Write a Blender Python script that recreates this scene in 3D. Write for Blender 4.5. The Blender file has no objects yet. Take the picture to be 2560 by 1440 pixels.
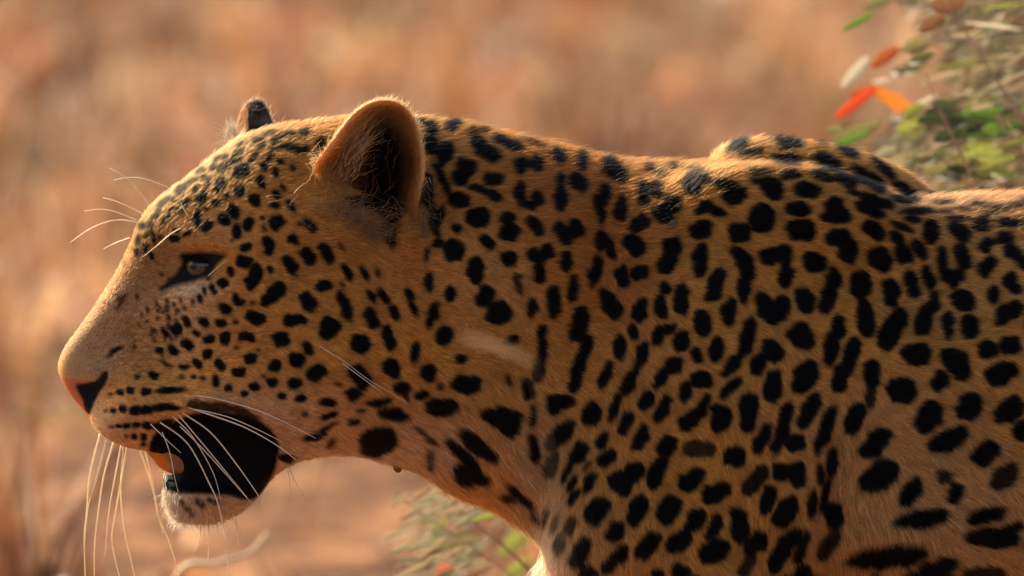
import bpy, math, random
import numpy as np

# ------------------------------------------------------------------ camera, world, sun, exposure
SC = bpy.context.scene
rng = np.random.default_rng(7)
random.seed(7)
S = 0.00028            # metres per design pixel at the animal's mid plane
D = 8.0                # distance of the photographer
Z0 = 0.55              # height looked at
PITCH = math.radians(4.0)

cam_d = bpy.data.cameras.new('camera')
cam = bpy.data.objects.new('camera', cam_d)
SC.collection.objects.link(cam)
cam.location = (0, -D * math.cos(PITCH), Z0 + D * math.sin(PITCH))
cam.rotation_euler = (math.pi / 2 - PITCH, 0, 0)
cam_d.sensor_width = 36.0
cam_d.lens = 36.0 * D / (2560 * S)
cam_d.clip_start = 0.1
cam_d.clip_end = 6000
cam_d.dof.use_dof = True
cam_d.dof.focus_distance = D - 0.05
cam_d.dof.aperture_fstop = 8.0
cam_d.dof.aperture_blades = 9
SC.camera = cam

SUN_DIR = np.array([-0.62, 0.60, 0.48]); SUN_DIR /= np.linalg.norm(SUN_DIR)   # towards the sun
elev = math.asin(SUN_DIR[2])
azim = math.atan2(SUN_DIR[0], SUN_DIR[1])
world = bpy.data.worlds.new('World')
SC.world = world
world.use_nodes = True
wn = world.node_tree
sky = wn.nodes.new('ShaderNodeTexSky')
sky.sky_type = 'NISHITA'
sky.sun_disc = False
sky.sun_elevation = elev
sky.sun_rotation = azim
sky.dust_density = 2.5
wn.links.new(sky.outputs[0], wn.nodes['Background'].inputs[0])
wn.nodes['Background'].inputs[1].default_value = 0.108
sun_d = bpy.data.lights.new('sun', 'SUN')
sun_d.energy = 4.9
sun_d.angle = math.radians(0.53)
sun_d.color = (1.0, 0.83, 0.58)
sun = bpy.data.objects.new('sun', sun_d)
SC.collection.objects.link(sun)
from mathutils import Vector
sun.rotation_euler = Vector((-SUN_DIR[0], -SUN_DIR[1], -SUN_DIR[2])).to_track_quat('-Z', 'Y').to_euler()
sun.location = tuple(SUN_DIR * 40)
SC.view_settings.view_transform = 'Standard'
SC.view_settings.look = 'None'
SC.view_settings.exposure = 1.28
SC.view_settings.gamma = 1.0
SC.view_settings.use_curve_mapping = False
SC.cycles.use_denoising = True
SC.cycles.max_bounces = 6
SC.cycles.diffuse_bounces = 3
SC.cycles.glossy_bounces = 2
SC.cycles.transmission_bounces = 4
SC.cycles.caustics_reflective = False
SC.cycles.caustics_refractive = False
SC.cycles_curves.shape = 'RIBBONS'

# ------------------------------------------------------------------ helpers
CP, SP = math.cos(PITCH), math.sin(PITCH)
CY, CZ = -D * CP, Z0 + D * SP

def side(x, y, z):
    """flank chart of the animal: metres -> chart units"""
    ry, rz = y - CY, z - CZ
    dep = ry * CP - rz * SP
    k = D / S / dep
    return 1280 + x * k, 720 - (ry * SP + rz * CP) * k

def P(u, v, y):
    """chart units + depth -> metres"""
    a, b = (np.asarray(u) - 1280) * S / D, (720 - np.asarray(v)) * S / D
    dy = CP + b * SP
    t = (np.asarray(y) - CY) / dy
    return a * t, CY + t * dy, CZ + t * (-SP + b * CP)

def P3(u, v, y):
    x, yy, z = P(float(u), float(v), float(y))
    return np.array([float(x), float(yy), float(z)])

def link(o, parent=None):
    SC.collection.objects.link(o)
    if parent is not None:
        o.parent = parent
    return o

def mesh_obj(name, verts, faces, mat, parent=None, smooth=True, cols=None):
    me = bpy.data.meshes.new(name)
    me.from_pydata([tuple(map(float, v)) for v in verts], [], [tuple(int(i) for i in f) for f in faces])
    if smooth:
        me.polygons.foreach_set('use_smooth', np.ones(len(me.polygons), bool))
    if cols is not None:
        at = me.attributes.new('coat', 'FLOAT_COLOR', 'POINT')
        c = np.ones((len(me.vertices), 4), np.float32); c[:, :3] = cols
        at.data.foreach_set('color', c.ravel())
    me.materials.append(mat)
    me.update()
    return link(bpy.data.objects.new(name, me), parent)

def fast_mesh(name, V, F, mat, parent=None, cols=None):
    """V (n,3), F (m,k) numpy, k = 3 or 4"""
    me = bpy.data.meshes.new(name)
    V = np.ascontiguousarray(V, np.float32); F = np.ascontiguousarray(F, np.int32)
    m, k = F.shape
    me.vertices.add(len(V)); me.vertices.foreach_set('co', V.ravel())
    me.loops.add(m * k); me.loops.foreach_set('vertex_index', F.ravel())
    me.polygons.add(m)
    me.polygons.foreach_set('loop_start', np.arange(0, m * k, k, dtype=np.int32))
    me.polygons.foreach_set('use_smooth', np.ones(m, bool))
    me.update(calc_edges=True)
    if cols is not None:
        at = me.attributes.new('coat', 'FLOAT_COLOR', 'POINT')
        c = np.ones((len(V), 4), np.float32); c[:, :3] = cols
        at.data.foreach_set('color', c.ravel())
    me.materials.append(mat)
    return link(bpy.data.objects.new(name, me), parent)

def tag(o, label=None, cat=None, group=None, kind=None):
    for k, v in (('label', label), ('category', cat), ('group', group), ('kind', kind)):
        if v:
            o[k] = v
    return o

def mat_new(name):
    m = bpy.data.materials.new(name)
    m.use_nodes = True
    nt = m.node_tree
    return m, nt, nt.nodes['Principled BSDF'], nt.nodes['Material Output']

def attr_mat(name, rough=0.6, spec=0.2, trans=0.0, trans_gain=1.0, noise=0.0, scale=400.0):
    m, nt, b, out = mat_new(name)
    a = nt.nodes.new('ShaderNodeAttribute'); a.attribute_name = 'coat'
    col = a.outputs['Color']
    if noise > 0:
        n = nt.nodes.new('ShaderNodeTexNoise'); n.inputs['Scale'].default_value = scale
        n.inputs['Detail'].default_value = 3
        tc = nt.nodes.new('ShaderNodeTexCoord')
        nt.links.new(tc.outputs['Object'], n.inputs['Vector'])
        mr = nt.nodes.new('ShaderNodeMapRange')
        mr.inputs['To Min'].default_value = 1 - noise; mr.inputs['To Max'].default_value = 1 + noise
        nt.links.new(n.outputs['Fac'], mr.inputs['Value'])
        mx = nt.nodes.new('ShaderNodeVectorMath'); mx.operation = 'SCALE'
        nt.links.new(col, mx.inputs[0]); nt.links.new(mr.outputs[0], mx.inputs['Scale'])
        col = mx.outputs[0]
    nt.links.new(col, b.inputs['Base Color'])
    b.inputs['Roughness'].default_value = rough
    b.inputs['Specular IOR Level'].default_value = spec
    if trans > 0:
        t = nt.nodes.new('ShaderNodeBsdfTranslucent')
        if trans_gain != 1.0:
            g = nt.nodes.new('ShaderNodeVectorMath'); g.operation = 'SCALE'
            g.inputs['Scale'].default_value = trans_gain
            nt.links.new(col, g.inputs[0]); nt.links.new(g.outputs[0], t.inputs['Color'])
        else:
            nt.links.new(col, t.inputs['Color'])
        mx = nt.nodes.new('ShaderNodeMixShader'); mx.inputs[0].default_value = trans
        nt.links.new(b.outputs[0], mx.inputs[1]); nt.links.new(t.outputs[0], mx.inputs[2])
        nt.links.new(mx.outputs[0], out.inputs['Surface'])
    return m

def plain_mat(name, c, rough=0.6, spec=0.3, trans=0.0, noise=0.15, scale=60.0, tcol=None):
    m, nt, b, out = mat_new(name)
    n = nt.nodes.new('ShaderNodeTexNoise'); n.inputs['Scale'].default_value = scale
    n.inputs['Detail'].default_value = 4
    tc = nt.nodes.new('ShaderNodeTexCoord')
    nt.links.new(tc.outputs['Object'], n.inputs['Vector'])
    r = nt.nodes.new('ShaderNodeValToRGB')
    r.color_ramp.elements[0].position = 0.3; r.color_ramp.elements[1].position = 0.7
    r.color_ramp.elements[0].color = tuple(x * (1 - noise) for x in c) + (1,)
    r.color_ramp.elements[1].color = tuple(min(1, x * (1 + noise)) for x in c) + (1,)
    nt.links.new(n.outputs['Fac'], r.inputs[0])
    nt.links.new(r.outputs[0], b.inputs['Base Color'])
    b.inputs['Roughness'].default_value = rough
    b.inputs['Specular IOR Level'].default_value = spec
    if trans > 0:
        t = nt.nodes.new('ShaderNodeBsdfTranslucent')
        t.inputs['Color'].default_value = tuple(tcol or c) + (1,)
        mx = nt.nodes.new('ShaderNodeMixShader'); mx.inputs[0].default_value = trans
        nt.links.new(b.outputs[0], mx.inputs[1]); nt.links.new(t.outputs[0], mx.inputs[2])
        nt.links.new(mx.outputs[0], out.inputs['Surface'])
    return m

def catmull(pts, n=8, closed=True):
    p = np.array(pts, float); N = len(p); out = []
    idx = range(N) if closed else range(N - 1)
    for i in idx:
        if closed:
            a, b, c, d = p[(i - 1) % N], p[i], p[(i + 1) % N], p[(i + 2) % N]
        else:
            a, b, c, d = p[max(i - 1, 0)], p[i], p[i + 1], p[min(i + 2, N - 1)]
        for t in np.linspace(0, 1, n, endpoint=False):
            out.append(0.5 * ((2 * b) + (-a + c) * t + (2 * a - 5 * b + 4 * c - d) * t * t + (-a + 3 * b - 3 * c + d) * t ** 3))
    if not closed:
        out.append(p[-1])
    return np.array(out)

def poly_sdf(u, v, poly):
    """signed distance, positive inside"""
    d2 = np.full(u.shape, 1e12, np.float32); ins = np.zeros(u.shape, bool)
    n = len(poly)
    for i in range(n):
        (x0, y0), (x1, y1) = poly[i], poly[(i + 1) % n]
        ex, ey = x1 - x0, y1 - y0
        L = ex * ex + ey * ey + 1e-9
        t = np.clip(((u - x0) * ex + (v - y0) * ey) / L, 0, 1)
        d2 = np.minimum(d2, (u - x0 - t * ex) ** 2 + (v - y0 - t * ey) ** 2)
        c = ((y0 > v) != (y1 > v)) & (u < ex * (v - y0) / (ey if abs(ey) > 1e-9 else 1e-9) + x0)
        ins ^= c
    d = np.sqrt(d2)
    return np.where(ins, d, -d)

def sstep(a, b, x):
    t = np.clip((x - a) / (b - a), 0, 1)
    return t * t * (3 - 2 * t)

def blur(a, s):
    k = int(max(1, round(s * 3)))
    w = np.exp(-0.5 * (np.arange(-k, k + 1) / s) ** 2); w /= w.sum()
    for ax in (0, 1):
        pad = [(0, 0), (0, 0)]; pad[ax] = (k, k)
        p = np.pad(a, pad, mode='edge')
        o = np.zeros_like(a)
        for i, ww in enumerate(w):
            sl = [slice(None)] * 2; sl[ax] = slice(i, i + a.shape[ax])
            o += ww * p[tuple(sl)]
        a = o
    return a

def vnoise(shape, cell, seed):
    """smooth value noise on a 2D raster, 0..1"""
    r = np.random.default_rng(seed)
    h, w = shape
    g = r.random((h // cell + 3, w // cell + 3)).astype(np.float32)
    yy = np.arange(h) / cell; xx = np.arange(w) / cell
    yi, xi = yy.astype(int), xx.astype(int)
    fy = (yy - yi)[:, None]; fx = (xx - xi)[None, :]
    fy = fy * fy * (3 - 2 * fy); fx = fx * fx * (3 - 2 * fx)
    a = g[yi][:, xi]; b = g[yi][:, xi + 1]; c = g[yi + 1][:, xi]; d = g[yi + 1][:, xi + 1]
    return (a * (1 - fx) + b * fx) * (1 - fy) + (c * (1 - fx) + d * fx) * fy

class RBF:
    def __init__(self, pts, vals, lin=True, reg=1e-4):
        self.c = np.array(pts, float) / 1000.0
        v = np.array(vals, float)
        if v.ndim == 1:
            v = v[:, None]
        n = len(self.c)
        A = np.zeros((n + 3, n + 3))
        d = np.linalg.norm(self.c[:, None] - self.c[None], axis=2)
        A[:n, :n] = d + np.eye(n) * reg
        A[:n, n] = 1; A[:n, n + 1:] = self.c
        A[n, :n] = 1; A[n + 1:, :n] = self.c.T
        b = np.zeros((n + 3, v.shape[1])); b[:n] = v
        self.w = np.linalg.solve(A, b); self.n = n
    def __call__(self, u, v):
        u = np.asarray(u, float) / 1000; v = np.asarray(v, float) / 1000
        o = [self.w[self.n, k] + self.w[self.n + 1, k] * u + self.w[self.n + 2, k] * v for k in range(self.w.shape[1])]
        for i in range(self.n):
            d = np.sqrt((u - self.c[i, 0]) ** 2 + (v - self.c[i, 1]) ** 2 + 1e-6)
            for k in range(len(o)):
                o[k] = o[k] + self.w[i, k] * d
        return o[0] if len(o) == 1 else o

# ------------------------------------------------------------------ the setting: ground, far scrub
def ground():
    m, nt, b, out = mat_new('dry_soil')
    tc = nt.nodes.new('ShaderNodeTexCoord')
    n1 = nt.nodes.new('ShaderNodeTexNoise'); n1.inputs['Scale'].default_value = 5.0; n1.inputs['Detail'].default_value = 8
    n2 = nt.nodes.new('ShaderNodeTexNoise'); n2.inputs['Scale'].default_value = 26; n2.inputs['Detail'].default_value = 6
    nt.links.new(tc.outputs['Object'], n1.inputs['Vector']); nt.links.new(tc.outputs['Object'], n2.inputs['Vector'])
    r = nt.nodes.new('ShaderNodeValToRGB')
    e = r.color_ramp.elements
    e[0].position = 0.40; e[0].color = (0.062, 0.024, 0.010, 1)
    e[1].position = 0.62; e[1].color = (0.33, 0.160, 0.070, 1)
    x = e.new(0.51); x.color = (0.19, 0.081, 0.033, 1)
    mixv = nt.nodes.new('ShaderNodeMath'); mixv.operation = 'MULTIPLY_ADD'
    mixv.inputs[1].default_value = 0.5
    add = nt.nodes.new('ShaderNodeMath'); add.operation = 'MULTIPLY'; add.inputs[1].default_value = 0.5
    nt.links.new(n2.outputs['Fac'], add.inputs[0])
    nt.links.new(n1.outputs['Fac'], mixv.inputs[0]); nt.links.new(add.outputs[0], mixv.inputs[2])
    nt.links.new(mixv.outputs[0], r.inputs[0]); nt.links.new(r.outputs[0], b.inputs['Base Color'])
    b.inputs['Roughness'].default_value = 0.95
    b.inputs['Specular IOR Level'].default_value = 0.1
    bp = nt.nodes.new('ShaderNodeBump'); bp.inputs['Strength'].default_value = 0.5; bp.inputs['Distance'].default_value = 0.03
    nt.links.new(n2.outputs['Fac'], bp.inputs['Height']); nt.links.new(bp.outputs[0], b.inputs['Normal'])
    # one sheet: fine near the animal, coarse to the horizon
    def axis(lo, hi, fine, far):
        a = np.arange(lo, hi + 1e-6, fine)
        g = [hi]
        while g[-1] < far: g.append(g[-1] + (g[-1] - hi) * 0.5 + 2)
        h = [lo]
        while h[-1] > -far: h.append(h[-1] - (lo - h[-1]) * 0.5 - 2)
        return np.concatenate([np.array(h[1:])[::-1], a, np.array(g[1:])])
    xs = axis(-7, 7, 0.12, 2500); ys = axis(-10, 34, 0.12, 2500)
    X, Y = np.meshgrid(xs, ys, indexing='ij')
    near = sstep(12, 6, np.abs(X)) * sstep(40, 30, Y) * sstep(-14, -9, Y)
    Z = near * (0.020 * np.sin(X * 2.1 + 1.3 * np.sin(Y * 0.7)) + 0.016 * np.sin(Y * 2.9 + X * 1.1) + 0.012 * rng.standard_normal(X.shape))
    flat = sstep(0.9, 0.4, np.hypot(X - 0.35, Y))          # trodden level under the paws
    Z = Z * (1 - flat) - 0.004
    nx, ny = X.shape
    i = np.arange(nx * ny).reshape(nx, ny)
    F = np.stack([i[:-1, :-1], i[1:, :-1], i[1:, 1:], i[:-1, 1:]], -1).reshape(-1, 4)
    o = fast_mesh('ground', np.stack([X, Y, Z], -1).reshape(-1, 3), F, m)
    tag(o, kind='structure')
ground()

def scatter_blades(name, base, height, width, lean, cols, mat, label, cat):
    """curved tapering blades, one mesh"""
    n = len(base)
    az = rng.uniform(0, 2 * np.pi, n); fa = rng.uniform(0, 2 * np.pi, n)
    dirv = np.stack([np.cos(az), np.sin(az)], 1)
    wv = np.stack([np.cos(fa), np.sin(fa), np.zeros(n)], 1)
    V = np.zeros((n, 7, 3), np.float32)
    for k, t in enumerate((0, 0.4, 0.75)):
        c = base.copy()
        c[:, :2] += dirv * (lean * height * t ** 2)[:, None]
        c[:, 2] += height * t * (1 - 0.25 * lean * t)
        w = width * (1 - 0.55 * t)
        V[:, 2 * k] = c - wv * w[:, None] / 2
        V[:, 2 * k + 1] = c + wv * w[:, None] / 2
    c = base.copy(); c[:, :2] += dirv * (lean * height)[:, None]; c[:, 2] += height * (1 - 0.25 * lean)
    V[:, 6] = c
    o = (np.arange(n) * 7)[:, None]
    F = np.concatenate([o + np.array([[0, 1, 3]]), o + np.array([[0, 3, 2]]), o + np.array([[2, 3, 5]]), o + np.array([[2, 5, 4]]), o + np.array([[4, 5, 6]])], 0)
    ob = fast_mesh(name, V.reshape(-1, 3), F, mat, cols=np.repeat(cols, 7, 0))
    return tag(ob, label, cat, kind='stuff')

grass_mat = attr_mat('dry_grass_blade', rough=0.55, spec=0.25, trans=0.35, noise=0.2, scale=8)
def grass():
    tufts = []
    n_t = 2600
    tx = rng.uniform(-5.5, 5.5, n_t); ty = rng.uniform(2.6, 26, n_t)
    base, H, W, L, C = [], [], [], [], []
    pal = 0.66 * np.array([[0.66, 0.385, 0.19], [0.56, 0.29, 0.13], [0.74, 0.49, 0.28], [0.46, 0.20, 0.086], [0.40, 0.16, 0.070], [0.60, 0.33, 0.17]])
    for i in range(n_t):
        nb = int(rng.integers(10, 34)); r = rng.uniform(0.012, 0.05); tone = min(1.7, math.exp(rng.normal(-0.2, 0.8)))
        p = np.zeros((nb, 3)); p[:, 0] = tx[i] + rng.normal(0, r, nb); p[:, 1] = ty[i] + rng.normal(0, r, nb); p[:, 2] = -0.02
        h = rng.uniform(0.5, 1.15, nb) * (rng.uniform(0.05, 0.16) if rng.random() < 0.8 else rng.uniform(0.16, 0.36))
        base.append(p); H.append(h); W.append(rng.uniform(0.005, 0.014, nb)); L.append(rng.uniform(0.15, 0.9, nb))
        C.append(np.clip(pal[rng.integers(len(pal))] * tone * rng.uniform(0.8, 1.1, (nb, 1)) + rng.normal(0, 0.015, (nb, 3)), 0.02, 0.9))
    # short stubble everywhere
    ns = 8000
    p = np.zeros((ns, 3)); p[:, 0] = rng.uniform(-6, 6, ns); p[:, 1] = 2.0 + 26 * rng.random(ns) ** 1.0; p[:, 2] = -0.02
    base.append(p); H.append(rng.uniform(0.03, 0.16, ns)); W.append(rng.uniform(0.003, 0.009, ns)); L.append(rng.uniform(0.2, 1.3, ns))
    C.append(np.clip(pal[rng.integers(0, len(pal), ns)] * rng.uniform(0.65, 1.2, (ns, 1)), 0.02, 0.9))
    scatter_blades('dry_grass', np.concatenate(base), np.concatenate(H), np.concatenate(W), np.concatenate(L), np.concatenate(C),
                   grass_mat, 'dry straw coloured grass blurred behind the leopard', 'grass')
    # dead leaves lying about
    n = 5200
    px = rng.uniform(-6, 6, n); py = rng.uniform(1.5, 28, n); a = rng.uniform(0, 6.283, n)
    ln = rng.uniform(0.03, 0.13, n); wd = ln * rng.uniform(0.35, 0.6, n); tl = rng.normal(0, 0.5, n)
    dx, dy = np.cos(a), np.sin(a)
    V = np.zeros((n, 6, 3), np.float32)
    prof = [(-1, 0), (-0.3, 1), (0.45, 0.8), (1, 0), (0.45, -0.8), (-0.3, -1)]
    for k, (s, t) in enumerate(prof):
        V[:, k, 0] = px + dx * ln * s / 2 - dy * wd * t / 2
        V[:, k, 1] = py + dy * ln * s / 2 + dx * wd * t / 2
        V[:, k, 2] = 0.02 + ln * 0.28 * np.abs(t) * np.sign(tl) + s * ln * 0.4 * np.sin(tl)
    o = (np.arange(n) * 6)[:, None]
    F = np.concatenate([o + np.array([[0, 1, 2, 3]]), o + np.array([[0, 3, 4, 5]])], 0)
    pal2 = 0.78 * np.array([[0.60, 0.38, 0.2], [0.45, 0.22, 0.1], [0.72, 0.56, 0.38], [0.30, 0.13, 0.06], [0.5, 0.28, 0.12]])
    c = np.clip(pal2[rng.integers(0, 5, n)] * np.exp(rng.normal(0, 0.4, (n, 1))), 0.02, 0.85)
    ob = fast_mesh('leaf_litter', V.reshape(-1, 3), F, grass_mat, cols=np.repeat(c, 6, 0))
    tag(ob, 'dead brown leaves strewn over the dry soil', 'leaves', kind='stuff')
grass()

# ------------------------------------------------------------------ the leopard: outline and thickness in the flank chart
OUT = [(142, 925), (146, 898), (159, 868), (181, 838), (208, 803), (231, 771), (253, 738), (279, 699), (304, 654), (322, 619), (334, 589), (350, 554),
       (375, 519), (405, 490), (434, 467), (459, 453), (484, 435), (509, 413), (539, 390), (569, 370), (603, 348), (642, 334), (690, 321), (740, 314),
       (790, 309), (830, 305), (870, 301), (930, 298), (1000, 298), (1050, 302), (1100, 307), (1150, 313), (1200, 327), (1260, 342), (1320, 356),
       (1380, 369), (1440, 386), (1500, 399), (1560, 409), (1620, 415), (1700, 418), (1780, 420), (1860, 427), (1930, 442), (2000, 462), (2080, 482),
       (2180, 499), (2260, 506), (2340, 505), (2430, 499), (2520, 496), (2600, 497), (2800, 508), (3100, 520), (3500, 508), (3900, 492), (4150, 505),
       (4350, 570), (4440, 690), (4450, 850), (4400, 1000), (4250, 1150), (3950, 1290), (3500, 1420), (3000, 1520), (2500, 1610), (2100, 1670),
       (1800, 1680), (1560, 1650), (1420, 1570), (1362, 1480), (1352, 1430), (1362, 1395), (1366, 1368), (1350, 1338), (1318, 1312), (1272, 1284),
       (1220, 1256), (1170, 1237), (1125, 1219), (1088, 1197), (1048, 1172), (1000, 1158), (950, 1143), (900, 1133), (850, 1130), (800, 1136),
       (740, 1150), (702, 1172), (668, 1206), (632, 1250), (590, 1281), (545, 1297), (500, 1302), (450, 1294), (424, 1278), (411, 1252), (408, 1225),
       (406, 1204), (410, 1190), (436, 1184), (440, 1158), (412, 1140), (370, 1126), (345, 1121), (310, 1115), (277, 1102), (250, 1085), (230, 1062),
       (214, 1038), (194, 1013), (169, 983), (153, 953)]
OUT = catmull(OUT, 4)
MOUTH = catmull([(380, 1100), (400, 1076), (440, 1058), (474, 1044), (510, 1036), (560, 1036), (618, 1050), (664, 1076), (692, 1104), (693, 1128), (690, 1140), (680, 1180),
                 (642, 1232), (612, 1243), (560, 1232), (500, 1231), (440, 1226), (410, 1216), (398, 1200), (394, 1170), (380, 1130)], 4)
WP = [(150, 930, 13), (200, 960, 19), (235, 1000, 25), (190, 860, 17), (230, 790, 19), (300, 690, 21), (280, 900, 28), (310, 820, 29), (390, 800, 40),
      (330, 1000, 40), (400, 1030, 46), (290, 1070, 33), (460, 980, 46), (350, 1110, 36), (440, 720, 42), (500, 660, 49), (440, 570, 45), (520, 580, 58), (400, 530, 36),
      (560, 450, 52), (700, 380, 56), (620, 800, 66), (750, 850, 78), (800, 960, 78), (700, 950, 72), (900, 900, 80), (700, 560, 69), (850, 580, 74),
      (900, 400, 62), (560, 1280, 30), (470, 1285, 24), (640, 1200, 42), (750, 1080, 66), (900, 1080, 72), (1050, 470, 72), (1100, 380, 64),
      (1200, 600, 86), (1200, 900, 88), (1150, 1100, 74), (1400, 520, 84), (1400, 800, 92), (1400, 1100, 92), (1330, 1250, 78), (1300, 400, 66),
      (1600, 460, 76), (1700, 620, 100), (1800, 900, 120), (1900, 1200, 124), (1700, 1200, 118), (1480, 1350, 98), (2200, 600, 86), (2300, 800, 112),
      (2400, 1000, 120), (2200, 1300, 118), (2500, 1300, 114), (2500, 560, 84), (3000, 900, 120), (3500, 900, 114), (4000, 800, 108), (4300, 800, 92),
      (3000, 1350, 104), (3700, 1250, 88), (2000, 1550, 98), (1600, 1580, 80)]
W_OF = RBF([p[:2] for p in WP], [p[2] * 1e-3 for p in WP])
# (u, v, su, sv, angle, height mm): muscle, bone and folds
BUMPS = [(480, 596, 55, 20, -10, 7), (505, 662, 40, 26, 5, -9), (440, 690, 50, 18, -35, -5), (470, 740, 60, 22, -15, 4), (620, 740, 70, 45, 10, 4),
         (380, 1010, 80, 45, 0, 5), (430, 900, 60, 60, 0, -3), (250, 1000, 26, 34, 20, -6), (228, 982, 24, 14, 30, -9), (245, 930, 20, 20, 0, 4), (300, 860, 60, 40, -40, -3),
         (950, 500, 46, 85, 95, -20), (955, 560, 40, 50, 0, -10), (1012, 560, 13, 48, 0, 7), (840, 560, 70, 46, 30, 5), (1085, 520, 18, 70, 0, -5),
         (560, 1020, 90, 14, 12, 5), (800, 1000, 120, 70, 10, 4), (940, 1090, 60, 40, 0, 6), (1100, 900, 60, 200, 0, -4),
         (1510, 600, 44, 200, 0, -13), (1420, 900, 46, 220, 8, -6), (1360, 1180, 26, 130, -8, -10), (1240, 1120, 40, 160, -38, 6), (1560, 800, 60, 200, 10, 4),
         (1850, 640, 60, 260, 28, 9), (2130, 700, 70, 200, 10, -7), (1720, 1050, 110, 160, 25, 8), (1960, 1180, 110, 170, 0, 8),
         (2075, 1290, 26, 190, 6, -14), (2180, 1300, 60, 100, 0, 7), (2240, 1330, 70, 24, 0, 5), (2320, 1000, 120, 200, 0, 3), (1480, 1380, 60, 120, 0, 6), (1640, 1300, 30, 140, 25, -4),
         (2480, 1000, 30, 200, 15, -3), (2420, 1300, 40, 120, 15, 3), (1900, 900, 160, 60, -50, 4), (2020, 960, 60, 160, 30, -3)]

def d2_field(u0, v0, ushift_w=True):
    pass

def capsule(X, Y, Z, a, b, ra, rb):
    ab = b - a; L = float(ab @ ab)
    t = np.clip(((X - a[0]) * ab[0] + (Y - a[1]) * ab[1] + (Z - a[2]) * ab[2]) / L, 0, 1)
    dx, dy, dz = X - a[0] - t * ab[0], Y - a[1] - t * ab[1], Z - a[2] - t * ab[2]
    return np.sqrt(dx * dx + dy * dy + dz * dz) - (ra + (rb - ra) * t)

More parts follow.
